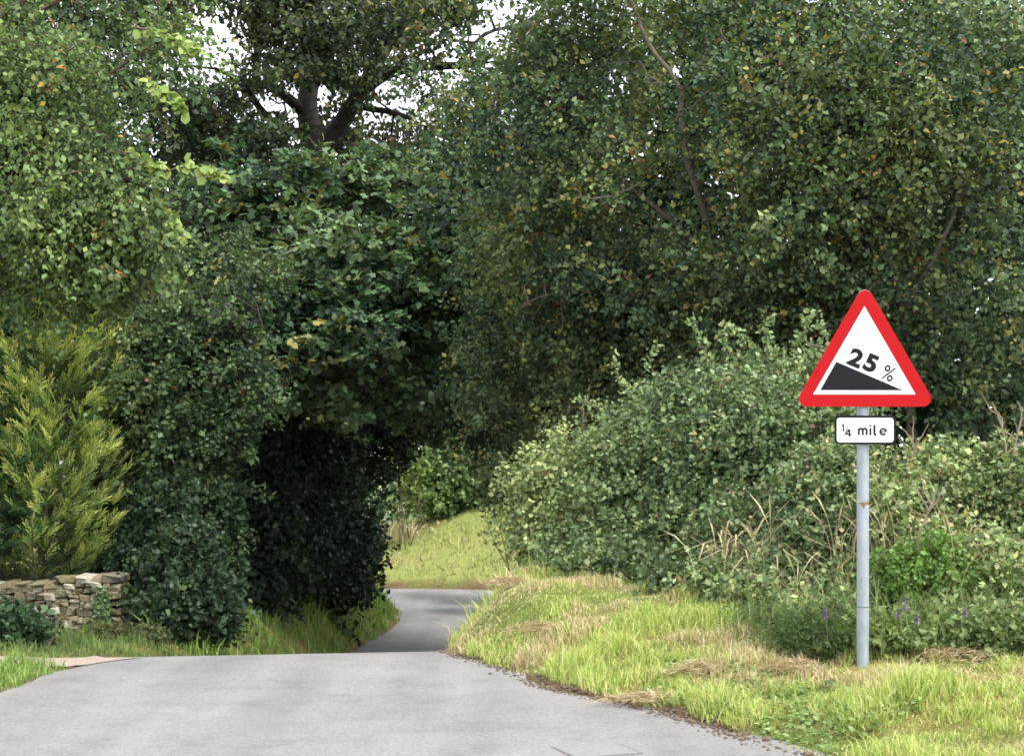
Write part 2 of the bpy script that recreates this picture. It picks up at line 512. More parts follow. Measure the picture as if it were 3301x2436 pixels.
def leaf_mesh(P, A, N, size, tmpl, col):
    """P positions, A leaf axis, N rough normal, size per leaf, col per leaf"""
    A = unit(A)
    S = unit(np.cross(N, A)); N = np.cross(A, S)
    T, Fc = tmpl
    sz = np.broadcast_to(np.asarray(size), (len(P),))[:, None, None]
    V = P[:, None] + sz * (T[None, :, 0, None] * A[:, None] + T[None, :, 1, None] * S[:, None] + T[None, :, 2, None] * N[:, None])
    k = len(T)
    Fa = (np.arange(len(P)) * k)[:, None, None] + Fc[None]
    C = np.repeat(col, k, axis=0)
    return V.reshape(-1, 3), Fa.reshape(-1, Fc.shape[1]), C

def palette(rng, n, cols, weights):
    cols = np.asarray(cols, float)
    idx = rng.choice(len(cols), n, p=np.asarray(weights) / np.sum(weights))
    return cols[idx]

def px_lobes(L):
    """(px, py, Y, half width px, half height px[, half depth m]) -> centre, radii in metres"""
    out = []
    for l in L:
        px, py, y, rx, ry = l[:5]
        c = PX(px, py, y)
        sx, sz = rx * y / F, ry * y / F
        out.append((c, np.array([sx, l[5] if len(l) > 5 else sx * 0.9, sz])))
    return out

def clusters(rng, lobes, n, shell=0.72, inner=0.25, bump=0.22, front=0.0, gap=0.0, gapf=1.6, seed=1, layer=0, spray=1, slen=.5):
    area = np.array([(r[0] * r[2] + r[0] * r[1] + r[1] * r[2]) for c, r in lobes])
    cnt = np.maximum(1, (area / area.sum() * n * (2.8 if layer or gap > .55 else 1.9)).astype(int))
    nb = wavenoise(seed + 11, 2.4); n1 = wavenoise(seed + 23, gapf); n2 = wavenoise(seed + 29, gapf * 2.7)
    ng = lambda p: .6 * n1(p) + .8 * n2(p)
    C, D = [], []
    for (c, r), m in zip(lobes, cnt):
        d = rdir(rng, m)
        if front:
            flip = (d[:, 1] > 0) & (rng.random(m) < front)
            d[flip, 1] *= -1
        rr = np.where(rng.random(m) < inner, rng.random(m) ** 0.5 * shell, shell + (1 - shell) * rng.random(m) ** 0.7)
        rr = rr * (1 + bump * nb(c + d * r) * 0.6) * (1 + .3 * (rng.random(m) < .12) * rng.random(m))
        C.append(c + d * r * rr[:, None]); D.append(unit(d / r))
    C = np.concatenate(C); D = np.concatenate(D)
    if layer:
        ph = .9 * n1(C)
        keep = np.sin(C[:, 2] * 6.283 / layer + ph * 2.0) > -.35
        C, D = C[keep], D[keep]
    if gap:
        keep = ng(C) > (-1.5 + 2.2 * gap)
        C, D = C[keep], D[keep]
    if spray > 1:
        # twigs sit on side branches: each kept point becomes a fan of twigs
        k = max(1, n // spray)
        s = rng.permutation(len(C))[:k]
        C, D = C[s], D[s]
        k = len(C)
        ax = unit(D + rdir(rng, k) * .7 + np.array([0, 0, .1]))
        sd = unit(np.cross(ax, np.array([0, 0, 1.]) + .3 * rdir(rng, k)))
        q = spray
        u = rng.uniform(-.2, 1, (k, q)); v = rng.normal(size=(k, q)) * (.45 - .3 * np.abs(u))
        w = rng.normal(size=(k, q)) * .12
        nn = np.cross(ax, sd)
        C = (C[:, None] + slen * (u[..., None] * ax[:, None] + v[..., None] * sd[:, None] + w[..., None] * nn[:, None])).reshape(-1, 3)
        D = unit(np.repeat(D, q, 0) + .4 * (np.repeat(ax, q, 0) + np.sign(v).reshape(-1, 1) * np.repeat(sd, q, 0)))
        return C, D
    if len(C) > n:
        s = rng.permutation(len(C))[:n]
        C, D = C[s], D[s]
    return C, D

def foliage(rng, C, D, m, L, size, tmpl, cols, weights, up=0.5, droop=0.2, spread=0.5, jit=0.25, cjit=0.22, spot=None, flat=0.0, sizevar=0.42, twig_up=0.2, rnd=0.8):
    """m leaves on a twig of length L at each cluster centre"""
    n = len(C)
    td = unit(D * 0.8 + rdir(rng, n) * 0.8 + np.array([0, 0, twig_up]))
    t = rng.random((n, m)) ** 0.8
    P = C[:, None] + td[:, None] * (t * L)[..., None] + rng.normal(size=(n, m, 3)) * (L * spread * 0.33)
    if flat:
        P[..., 2] = C[:, None, 2] + (P[..., 2] - C[:, None, 2]) * (1 - flat)
    P = P.reshape(-1, 3)
    A = np.repeat(td, m, 0) * 0.5 + rdir(rng, n * m) * 0.9 + np.array([0, 0, -droop])
    N = np.repeat(D, m, 0) * 0.45 + np.array([0, 0, up]) + rdir(rng, n * m) * rnd
    cc = palette(rng, n, cols, weights) * (1 + cjit * rng.normal(size=(n, 1)))
    pt = wavenoise(int(abs(C[0].sum()) * 1e3) % 9973, 2.2)(C)
    cc = cc * np.clip(1 + .2 * pt[:, None] * np.array([1.35, 1.0, .8]), .45, 1.8)
    cl = np.repeat(cc, m, 0) * (1 + jit * rng.normal(size=(n * m, 1)))
    # single off-colour leaves
    other = rng.random(n * m) < 0.15
    cl[other] = palette(rng, int(other.sum()), cols, weights)
    if spot is not None:
        c_, w_ = spot
        hit = np.repeat(rng.random(n) < w_ * 2.2, m) & (rng.random(n * m) < .42)
        hit |= rng.random(n * m) < w_ * .12
        kc = np.repeat(rng.integers(len(c_), size=n), m)
        cl[hit] = np.asarray(c_)[kc[hit]] * (1 + .25 * rng.normal(size=(int(hit.sum()), 1)))
    cl = np.clip(cl, 0.006, 0.7)
    sz = size * (1 + sizevar * rng.normal(size=n * m)).clip(0.45, 1.7)
    return leaf_mesh(P, A, N, sz, tmpl, cl)

def join(parts):
    V, Fq, C, n = [], {}, [], 0
    for v, f, c in parts:
        V.append(v); C.append(c)
        Fq.setdefault(f.shape[1], []).append(f + n)
        n += len(v)
    return np.concatenate(V), [np.concatenate(x) for x in Fq.values()], np.concatenate(C)

def twigs(g, rng, C, skel, k, r0=0.018, r1=0.004, sides=4):
    if len(C) == 0 or k == 0: return
    sel = rng.permutation(len(C))[:k]
    S = np.concatenate([q[len(q) // 5:] for q in skel])
    for i in sel:
        d = np.linalg.norm(S - C[i], axis=1) + 0.6 * np.maximum(0, S[:, 2] - C[i][2])
        near = np.nonzero(d < d.min() * 1.35 + .05)[0]
        p0 = S[rng.choice(near)]
        if np.linalg.norm(p0 - C[i]) > 2.2: continue
        P = limb(rng, p0, C[i] + 0.05 * rng.normal(size=3), 7, 0.24, 0.06)
        g.tube(P, np.linspace(r0, r1, 7), sides)

def plant(name, label, cat, base, rng, stems, parts, bark, leafmat, crown='crown', trunk='trunk', group=None, ntw=0, C=None, r0=0.018, extra=None, sides=8):
    """stems: list of (path, radii). parts: leaf arrays."""
    base = np.asarray(base, float)
    t = thing(name, label, cat, base, group)
    g = Geo()
    for P, Rr in stems:
        g.tube(np.asarray(P) - base, Rr, sides)
    if ntw and C is not None:
        twigs(g, rng, C - base, [np.asarray(P) - base for P, _ in stems], ntw, r0)
    if g.n:
        link(trunk, g.mesh(name + '_wood'), bark, t)
    if parts:
        V, Fs, Cc = join(parts)
        link(crown, mesh_np(name + '_leaves', V - base, Fs, Cc), leafmat, t)
    return t

def base_at(px, y, dz=0.0):
    x = (px - CX) / F * y
    return np.array([x, y, gz(x, y) - dz])

def trunk_up(rng, b, top, r0, r1, n=10, wig=0.05):
    return limb(rng, b - np.array([0, 0, 0.15]), top, n, wig), np.linspace(r0, r1, n)

# --- palettes (linear base colours)
SYC = ([(0.072, 0.131, 0.053), (0.098, 0.162, 0.063), (0.054, 0.101, 0.051), (0.152, 0.185, 0.063)], [4, 3, 3, 1])
OAK = ([(0.084, 0.134, 0.057), (0.113, 0.167, 0.068), (0.159, 0.202, 0.072), (0.056, 0.094, 0.043), (0.283, 0.275, 0.068)], [4, 3, 2, 3.2, .5])
HAW = ([(0.069, 0.119, 0.046), (0.099, 0.155, 0.057), (0.049, 0.086, 0.037), (0.140, 0.183, 0.064)], [3, 3, 2, 1])
HAZ = ([(0.110, 0.173, 0.049), (0.150, 0.219, 0.059), (0.085, 0.139, 0.041), (0.208, 0.266, 0.064)], [4, 3, 3, .8])
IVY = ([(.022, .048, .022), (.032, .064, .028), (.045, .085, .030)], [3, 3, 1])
BRA = ([(0.183, 0.258, 0.092), (0.244, 0.318, 0.121), (0.134, 0.198, 0.071), (0.317, 0.336, 0.127), (0.079, 0.126, 0.048)], [3, 3, 2, 1, 1.5])
WEED = ([(0.122, 0.187, 0.058), (0.158, 0.223, 0.065), (0.086, 0.144, 0.046), (0.216, 0.245, 0.086)], [3, 3, 2, 1])
BRIGHT = ([(.10, .20, .03), (.13, .24, .04), (.08, .16, .03)], [3, 2, 2])
AUT = [(.32, .27, .05), (.30, .25, .05), (.27, .22, .05), (.26, .22, .05), (.24, .13, .04), (.20, .085, .045)]

# ================================================================== trees
# --- tall tree with the dark forked trunk behind the left hedge
rng = np.random.default_rng(101)
Y0 = 30.0
b = base_at(690, Y0)
def pp(*a):
    return np.array([PX(x, y, d) for x, y, d in a])
stems = []
stems.append((spline(np.vstack([b - [0, 0, .2], pp((690, 800, 30), (688, 520, 30), (695, 360, 30), (690, 280, 30))]), 18), np.linspace(.46, .28, 18)))
stems.append((spline(pp((680, 300, 30), (672, 220, 30), (690, 130, 30.2), (700, 20, 30.4), (690, -160, 30.5)), 16), np.linspace(.25, .10, 16)))
stems.append((spline(pp((705, 330, 30), (745, 270, 29.7), (800, 180, 29.4), (840, 110, 29.2), (905, 10, 29), (960, -120, 28.8)), 18), np.linspace(.19, .09, 18)))
stems.append((spline(pp((800, 190, 29.4), (850, 160, 29), (920, 146, 28.6), (1010, 142, 28.2), (1080, 120, 28)), 14), np.linspace(.14, .05, 14)))
stems.append((spline(pp((770, 225, 29.6), (810, 238, 29.4), (860, 246, 29.2), (900, 260, 29)), 10), np.linspace(.085, .04, 10)))
stems.append((spline(pp((668, 250, 30), (630, 215, 29.6), (590, 190, 29.3), (540, 180, 29), (470, 150, 28.8)), 12), np.linspace(.13, .04, 12)))
stems.append((spline(pp((665, 290, 30), (620, 285, 29.8), (575, 245, 29.5), (545, 200, 29.3), (530, 150, 29)), 12), np.linspace(.11, .04, 12)))
stems.append((spline(pp((560, 190, 29.3), (562, 130, 29.3), (566, 70, 29.4), (585, 0, 29.6)), 10), np.linspace(.10, .05, 10)))
stems.append((spline(pp((1000, 142, 28.2), (1060, 75, 28.2), (1130, 55, 28.2), (1200, 20, 28)), 10), np.linspace(.05, .02, 10)))
stems.append((spline(pp((690, 180, 30), (720, 120, 30.2), (750, 70, 30.5), (770, 0, 30.8)), 10), np.linspace(.12, .05, 10)))
pads = [(330, 60, 80, 45), (420, 30, 90, 40), (470, 110, 70, 34), (360, 150, 90, 40), (440, 190, 80, 30), (330, 240, 70, 45), (520, 30, 60, 30),
        (640, 30, 80, 40), (640, 100, 55, 30), (740, 40, 70, 40), (750, 110, 50, 25), (520, 245, 60, 26), (450, 300, 80, 20), (360, 330, 110, 45), (500, 340, 100, 40),
        (620, 350, 90, 40), (760, 350, 110, 45), (880, 350, 100, 50), (930, 300, 80, 40), (960, 230, 70, 30), (985, 60, 80, 60), (930, 35, 60, 35), (1000, 150, 80, 26),
        (900, 100, 45, 22), (1060, 200, 80, 40), (860, 180, 45, 14), (1090, 15, 50, 22), (1220, 90, 60, 30), (1180, 160, 80, 40), (800, 20, 50, 30), (720, 180, 40, 22),
        (600, 130, 30, 18), (700, 420, 260, 60), (480, 420, 120, 60), (920, 430, 130, 60), (1020, 320, 100, 70), (560, -60, 200, 50), (900, -70, 240, 50), (300, -60, 160, 60)]
lob = []
for q, (x, y, rx, ry) in enumerate(pads):
    d = 30 + 2.8 * math.sin(q * 2.4) + (1.0 if y > 320 else 0)
    lob += px_lobes([(x, y, d, rx, ry, 1.1)])
lob += px_lobes([(340, 110, 27.5, 120, 60, 1), (420, 240, 28, 90, 35, 1), (700, 120, 28.6, 75, 40, .5), (650, 60, 28.4, 90, 35, .6), (300, 330, 27.5, 110, 60, 1), (480, 60, 28, 80, 40, 1), (570, 330, 28, 90, 30, .8), (560, 20, 28.5, 110, 40, .8), (500, 130, 28, 90, 40, .8), (380, 300, 27.5, 100, 40, .9), (250, 120, 27.5, 90, 90, 1), (760, 330, 28, 110, 35, .8), (880, 60, 28, 70, 30, .7), (440, 80, 28, 100, 60, 1), (1000, 60, 27.6, 60, 30, .6)])
C, D = clusters(rng, lob, 4300, 0.3, 0.5, 0.2, 0.2, 0.38, 1.1, 3, spray=6, slen=.6)
parts = [foliage(rng, C, D, 18, .55, .10, DIAMOND, [(.06, .09, .038), (.09, .12, .045), (.042, .066, .03), (.14, .14, .05)], [3, 3, 3, 1], flat=0.45, spot=(AUT, .01))]
plant('tall_tree', 'tall tree with dark forked trunk and open crown showing white sky', 'tree', b, rng, stems, parts, M_bark, M_leaf, C=C, ntw=200, r0=.03)

# --- sycamore arching over the lane
rng = np.random.default_rng(102)
b = base_at(560, 25.0)
stems = []
stems.append((spline(np.vstack([b - [0, 0, .2], pp((575, 1100, 25), (610, 900, 25), (650, 700, 25.5), (690, 560, 25.5), (720, 430, 26))]), 20), np.linspace(.34, .12, 20)))
stems.append((spline(pp((600, 950, 25), (740, 860, 26), (860, 780, 27), (935, 700, 27.5), (965, 620, 27.8), (985, 555, 28), (1010, 480, 28)), 20), np.linspace(.24, .14, 20)))
stems.append((spline(pp((955, 645, 27.8), (905, 610, 27.4), (850, 590, 27), (800, 600, 26.6)), 10), np.linspace(.13, .05, 10)))
stems.append((spline(pp((985, 690, 27.8), (1030, 730, 27.6), (1070, 790, 27.4)), 8), np.linspace(.08, .03, 8)))
stems.append((spline(pp((650, 700, 25.5), (580, 620, 24.5), (530, 560, 24)), 8), np.linspace(.12, .04, 8)))
lob = px_lobes([(640, 490, 24.5, 140, 80), (790, 460, 25, 170, 80), (920, 500, 25.5, 120, 90), (1010, 430, 26, 90, 80), (570, 610, 24, 120, 80), (700, 620, 23.5, 130, 90),
                (850, 600, 24.5, 70, 50), (620, 740, 23, 110, 90), (760, 730, 22.8, 140, 100), (880, 740, 23.5, 90, 90), (700, 800, 22.4, 120, 50), (830, 800, 22.8, 110, 60),
                (920, 830, 24, 60, 70), (600, 800, 23.4, 60, 50), (980, 900, 26, 50, 45), (560, 500, 24, 90, 60), (980, 760, 25, 60, 90), (990, 560, 25, 60, 80), (960, 900, 25.5, 60, 50), (1000, 660, 25, 45, 70), (1020, 860, 26, 50, 50)])
C, D = clusters(rng, lob, 3100, 0.66, 0.25, 0.35, 0.6, 0.25, 1.3, 5, layer=.6, spray=6, slen=.65)
parts = [foliage(rng, C, D, 13, .46, .108, PALM, *SYC, up=1.1, droop=0.15, flat=0.72, spot=(AUT[:1], .012), twig_up=0, rnd=.6)]
# roof of the green tunnel; mostly hidden lobes added to shade the lane
lob2 = px_lobes([(820, 700, 28, 220, 120, 2.5), (960, 640, 30, 160, 150, 2.5), (700, 640, 28, 200, 160, 2.5), (900, 840, 30, 110, 70, 2), (760, 830, 28, 160, 80, 2.5), (980, 860, 32, 80, 70, 2), (1060, 600, 25, 150, 140, 2.2), (1160, 640, 26, 120, 140, 2.2), (1040, 760, 28, 80, 90, 2), (1100, 560, 22, 130, 130, 2), (1000, 540, 24, 130, 110, 2), (900, 600, 23.5, 150, 110, 2), (1180, 480, 24, 120, 120, 2.2)])
C2, D2 = clusters(rng, lob2, 2600, 0.2, 0.6, 0.2, 0, 0.1, 1.2, 6)
parts.append(foliage(rng, C2, D2, 20, .5, .11, DIAMOND, *SYC, up=0.8))
plant('sycamore_tree', 'dense dark green sycamore arching over the dip in the lane', 'tree', b, rng, stems, parts, M_bark, M_leaf, C=C, ntw=160, r0=.025)

# --- hawthorn in front of it on the left
rng = np.random.default_rng(103)
b = base_at(400, 20.2)
stems = [trunk_up(rng, b, PX(410, 760, 20.3), .12, .04, 12, .08), trunk_up(rng, b + [.15, .1, 0], PX(500, 860, 20), .08, .03, 10, .1),
         trunk_up(rng, b + [-.12, .1, 0], PX(330, 700, 20.3), .08, .03, 10, .1)]
lob = px_lobes([(400, 620, 20.2, 130, 70), (500, 640, 20.3, 90, 60), (330, 740, 20, 100, 100), (440, 750, 19.8, 100, 90), (520, 850, 19.4, 65, 45), (380, 900, 19.7, 100, 85),
                (440, 960, 19.6, 55, 55), (360, 1020, 19.8, 80, 75), (410, 1070, 19.8, 60, 60), (300, 880, 20, 70, 90), (280, 640, 20.4, 80, 80), (370, 1120, 19.6, 70, 55), (430, 1150, 19.6, 45, 60), (320, 1090, 19.8, 50, 70)])
C, D = clusters(rng, lob, 3000, 0.7, 0.25, 0.45, 0.55, 0.25, 2.0, 8, spray=6, slen=.4)
parts = [foliage(rng, C, D, 18, .26, .062, DIAMOND, *HAW, up=.5, spot=(AUT, .008))]
# long sprays reaching over the lane
for a in ([(500, 830), (550, 850), (605, 885)], [(480, 700), (540, 720), (575, 760)], [(470, 940), (520, 960), (540, 1000)]):
    q = spline([PX(x, y, 19.2) for x, y in a], 8); stems.append((q, np.linspace(.015, .004, 8)))
    for p in q:
        parts.append(foliage(rng, np.array([p]), np.array([[.5, -.6, .3]]), 26, .15, .07, OVATE, *HAW))
plant('hawthorn_tree', 'hawthorn with pale lit leaf sprays between golden conifer and dark tunnel', 'tree', b, rng, stems, parts, M_bark, M_leaf, C=C, ntw=150)

# --- hazel hanging in from the left
rng = np.random.default_rng(104)
b = base_at(-190, 15.8)
hs = [spline(np.vstack([b - [0, 0, .2], pp((-150, 900, 15.8), (-80, 600, 15.7), (20, 480, 15.5), (110, 430, 15.2))]), 16),
      spline(np.vstack([b - [.1, 0, .2], pp((-200, 700, 16), (-150, 300, 15.8), (-40, 80, 15.6), (120, -40, 15.4))]), 16),
      spline(pp((-80, 600, 15.7), (60, 330, 15.4), (190, 200, 15.2), (300, 120, 15)), 12),
      spline(pp((20, 480, 15.5), (160, 420, 15), (260, 400, 14.8), (330, 370, 14.7)), 12),
      spline(pp((-40, 80, 15.6), (40, 50, 15.4), (110, 10, 15.2), (170, -20, 15)), 10)]
stems = [(hs[0], np.linspace(.11, .03, 16)), (hs[1], np.linspace(.12, .04, 16)), (hs[2], np.linspace(.05, .012, 12)), (hs[3], np.linspace(.04, .01, 12)), (hs[4], np.linspace(.045, .02, 10))]
lob = px_lobes([(40, 80, 15.6, 120, 130), (210, 60, 15.5, 110, 90), (300, 40, 15.6, 60, 60), (110, 260, 15.2, 180, 120), (270, 170, 15.1, 85, 75), (20, 430, 15, 150, 110), (180, 430, 14.9, 130, 85),
                (270, 420, 14.8, 70, 55), (90, 540, 15, 130, 80), (210, 540, 14.9, 110, 60), (300, 500, 14.8, 70, 45), (-60, 250, 15.3, 150, 200), (290, 260, 15.1, 50, 50)])
lob += px_lobes([(340, 90, 15.3, 60, 40), (350, 200, 15.1, 45, 35), (330, 20, 15.4, 60, 40), (310, 330, 15, 45, 40)])
C, D = clusters(rng, lob, 3300, 0.6, 0.3, 0.45, 0.5, 0.46, 2.0, 9, spray=6, slen=.5)
parts = [foliage(rng, C, D, 20, .32, .055, DIAMOND, *HAZ, up=.35, droop=.6, twig_up=-.6, spot=([(.35, .25, .03), (.3, .14, .03)], .008))]
t = plant('hazel_tree', 'light green hazel with drooping leafy branches above the golden conifer', 'tree', b, rng, stems, parts, M_brownbark, M_leaf, C=C, ntw=240, r0=.010)
for a in ([(290, 400), (350, 380), (400, 365), (450, 372), (505, 392)], [(290, 410), (340, 440), (372, 480), (395, 525)], [(290, 60), (350, 70), (390, 95), (430, 110)],
          [(300, 170), (345, 190), (375, 215), (395, 240)], [(260, 330), (310, 345), (340, 370), (350, 400)]):
    q = spline([PX(x, y, 14.6) for x, y in a], 14)
    g = Geo(); g.tube(q - b, np.linspace(.010, .003, 14), 5)
    wood = link('hanging_branch', g.mesh('hanging_branch'), M_brownbark, t)
    m = 70
    tt = rng.random(m) ** .7; idx = tt * 13
    P = np.stack([np.interp(idx, np.arange(14), q[:, k]) for k in range(3)], 1) + rng.normal(size=(m, 3)) * .025
    A = rdir(rng, m) * .7 + np.array([.35, -.2, -.5]); N = np.array([0, -.5, .6]) + rdir(rng, m) * .5
    V, Fq, Cc = leaf_mesh(P, A, N, rng.uniform(.065, .11, m), ROUND, palette(rng, m, [(.24, .34, .07), (.19, .28, .06), (.30, .37, .08)], [1, 1, 1]))
    link('leaves', mesh_np('branch_leaves', V - b, Fq, Cc), M_leaf, wood)

# --- background tree behind the hazel
rng = np.random.default_rng(140)
b = base_at(-60, 27)
st_ = [(spline(np.vstack([b - [0, 0, .2], pp((-50, 700, 27), (-20, 350, 27), (30, 80, 27), (60, -120, 27))]), 16), np.linspace(.3, .1, 16)),
       (spline(pp((-20, 350, 27), (120, 230, 26.6), (240, 150, 26.2)), 8), np.linspace(.12, .04, 8))]
lob = px_lobes([(20, 40, 26.5, 150, 90, 1.4), (190, 40, 26.5, 110, 70, 1.2), (120, 200, 26, 150, 90, 1.4), (250, 200, 26.5, 80, 70, 1), (10, 330, 26, 140, 110, 1.4), (200, 360, 26, 130, 90, 1.3), (100, 520, 26, 180, 110, 1.4), (60, 690, 26, 150, 100, 1.4), (90, 860, 24, 150, 110, 1.2), (150, 1020, 23, 150, 100, 1.2), (60, 1130, 22.5, 130, 80, 1.0), (300, 480, 27, 90, 80, 1.2)])
C, D = clusters(rng, lob, 2500, 0.5, 0.4, 0.4, 0.4, 0.35, 1.3, 141)
plant('ash_tree', 'grey green tree behind the hazel above the golden conifer', 'tree', b, rng, st_, [foliage(rng, C, D, 14, .5, .11, DIAMOND, *HAW, flat=.3)], M_bark, M_leaf, C=C, ntw=60, r0=.02)

# --- conifers
def conifer(name, label, base, top, rad, nb, tip, mid, inner, seed, up=0.6, lean=(0, 0), nf=13, slen=.085, width=1.0, low=0.06, front=.6, flop=0.0, group=None):
    rng = np.random.default_rng(seed)
    base = np.asarray(base, float); top = np.asarray(top, float)
    H = top[2] - base[2]
    axis = limb(rng, base - [0, 0, .15], top, 14, .02)
    t = thing(name, label, 'conifer', base, group)
    g = Geo(); g.tube(axis - base, np.linspace(.11, .012, 14), 8)
    Ps, As, Ns, Cs, Ss = [], [], [], [], []
    tip, mid, inner = map(np.asarray, (tip, mid, inner))
    for k in range(nb):
        h = low + (1 - low) * rng.random() ** 1.05
        p0 = np.array([np.interp(h, np.linspace(0, 1, 14), axis[:, q]) for q in range(3)])
        az = rng.uniform(0, 6.283)
        if math.sin(az) > 0 and rng.random() < front: az = -az
        Lb = rad * ((1 - h) ** .7 * .92 + .13) * rng.uniform(.7, 1.15) * min(1, .55 + h * 3)
        d0 = np.array([math.cos(az) + lean[0], math.sin(az) + lean[1], 0.15]); d0 /= np.linalg.norm(d0)
        n = 8
        s = np.linspace(0, 1, n)
        q = p0 + d0 * (Lb * s)[:, None]; q[:, 2] += up * Lb * s ** 1.6 - flop * Lb * s ** 2
        if k % 3 == 0: g.tube(q - base, np.linspace(.014, .003, n), 4)
        tang = unit(np.gradient(q, axis=0))
        ts = rng.uniform(.25, 1.0, nf)
        for f_ in ts:
            p = np.array([np.interp(f_, s, q[:, c]) for c in range(3)])
            tg = tang[min(n - 1, int(f_ * n))]
            side = unit(np.cross(tg, [0, 0, 1]))
            fd = unit(tg * 1.0 + side * rng.uniform(-.8, .8) + np.array([0, 0, rng.uniform(-.15, .35) * up - flop * .6]) + rng.normal(size=3) * .12)
            ns = 11
            u = np.linspace(0, .26 * (1.15 - .4 * f_) * width, ns)
            pos = p + fd * u[:, None]
            sd = unit(np.cross(fd, rng.normal(size=3)))
            sgn = np.where(np.arange(ns) % 2, 1, -1)[:, None]
            Ax = fd * .95 + sd * sgn * .55 + rng.normal(size=(ns, 3)) * .1
            Ax[-1] = fd
            Ps.append(pos); As.append(Ax); Ns.append(np.tile(unit(np.cross(fd, sd) + np.array([0, -.3, .4])), (ns, 1)) + rng.normal(size=(ns, 3)) * .2)
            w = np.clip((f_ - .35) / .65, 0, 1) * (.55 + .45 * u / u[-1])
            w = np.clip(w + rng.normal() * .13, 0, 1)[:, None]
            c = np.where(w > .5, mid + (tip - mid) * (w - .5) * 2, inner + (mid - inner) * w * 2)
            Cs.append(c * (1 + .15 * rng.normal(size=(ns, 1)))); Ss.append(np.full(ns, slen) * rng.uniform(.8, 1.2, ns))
    P = np.concatenate(Ps) - base
    V, Fq, Cc = leaf_mesh(P, np.concatenate(As), np.concatenate(Ns), np.concatenate(Ss), STRIP, np.clip(np.concatenate(Cs), .004, .6))
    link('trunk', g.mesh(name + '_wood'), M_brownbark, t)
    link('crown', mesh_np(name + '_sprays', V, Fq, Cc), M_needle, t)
    return t
b = base_at(70, 19.3)
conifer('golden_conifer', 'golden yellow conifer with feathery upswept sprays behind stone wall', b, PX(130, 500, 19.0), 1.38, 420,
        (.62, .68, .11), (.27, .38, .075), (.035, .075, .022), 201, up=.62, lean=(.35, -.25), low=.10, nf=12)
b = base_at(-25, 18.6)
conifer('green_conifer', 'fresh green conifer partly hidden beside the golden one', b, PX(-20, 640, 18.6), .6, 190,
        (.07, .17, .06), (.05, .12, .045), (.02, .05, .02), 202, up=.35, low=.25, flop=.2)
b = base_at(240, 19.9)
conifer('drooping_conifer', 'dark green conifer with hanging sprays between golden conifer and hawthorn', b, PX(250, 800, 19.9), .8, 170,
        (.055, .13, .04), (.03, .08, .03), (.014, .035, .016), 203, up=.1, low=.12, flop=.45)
# extra bare stems behind the wall
b = base_at(105, 19.3)
rng = np.random.default_rng(120)

# --- ivy covered shrub by the wall end
def shrub(name, label, cat, seed, base, lobes, n, m, L, size, tmpl, pal, mat, bark=None, nst=7, group=None, spot=None, gap=.2, gapf=2.5, front=.6, ntw=40, up=.5, droop=.2,
          shell=.7, inner=.25, bump=.3, extra=None, stem_r=.02, twig_up=.2, flat=0, crown='foliage', trunk='stems'):
    rng = np.random.default_rng(seed)
    lob = [(c, np.maximum(r - .8 * L, .35 * r)) for c, r in px_lobes(lobes)]
    C, D = clusters(rng, lob, n, shell, inner, bump, front, gap * .7, gapf, seed, spray=5, slen=L * 1.3)
    zz = land(C[:, :2])[0]
    C[:, 2] = np.maximum(C[:, 2], zz + .04 + .08 * rng.random(len(C)))
    parts = [foliage(rng, C, D, m, L, size, tmpl, *pal, up=up, droop=droop, spot=spot, twig_up=twig_up, flat=flat)]
    stems = []
    for k in range(nst):
        c = lob[k % len(lob)][0]
        p0 = base + np.array([rng.normal() * .25, rng.normal() * .2, 0]); p0[2] = gz(p0[0], p0[1]) - .05
        stems.append((limb(rng, p0, c + rng.normal(size=3) * .15, 8, .1, .05), np.linspace(stem_r, stem_r * .3, 8)))
    if extra:
        for pth, k, sz in extra:
            q = spline([PX(*p) for p in pth], 10)
            stems.append((q, np.linspace(.006, .002, 10)))
            k = int(k * 1.5)
            tt = rng.random(k) * 9
            P = np.stack([np.interp(tt, np.arange(10), q[:, c]) for c in range(3)], 1) + rng.normal(size=(k, 3)) * sz * .5
            cl = palette(rng, k, pal[0], pal[1]) * 1.1
            parts.append(leaf_mesh(P, rdir(rng, k) + [0, 0, .3], np.array([0, -.4, .6]) + rdir(rng, k) * .6, sz * rng.uniform(.6, 1.2, k), tmpl, cl))
    return plant(name, label, cat, base, rng, stems, parts, bark or M_brownbark, mat, crown, trunk, group, ntw, C, .008, sides=5)

shrub('ivy_shrub', 'dark glossy ivy covered shrub beside the end of the stone wall', 'shrub', 301, base_at(390, 17.8),
      [(380, 1120, 18.8, 60, 70), (420, 1230, 18, 60, 70), (350, 1250, 18.2, 35, 60), (350, 1340, 17.8, 40, 40), (455, 1310, 17.8, 45, 55), (400, 1330, 17.5, 60, 45), (480, 1180, 19.2, 45, 90), (330, 1150, 19.2, 40, 70), (450, 1110, 19.4, 60, 60), (300, 1240, 18.9, 28, 70), (480, 1360, 18.2, 40, 30), (325, 1370, 17.9, 30, 20)],
      2200, 13, .2, .064, DIAMOND, IVY, M_leaf, M_bark, gap=.42, gapf=2.6, bump=.3, spot=([(.09, .14, .04)], .05))

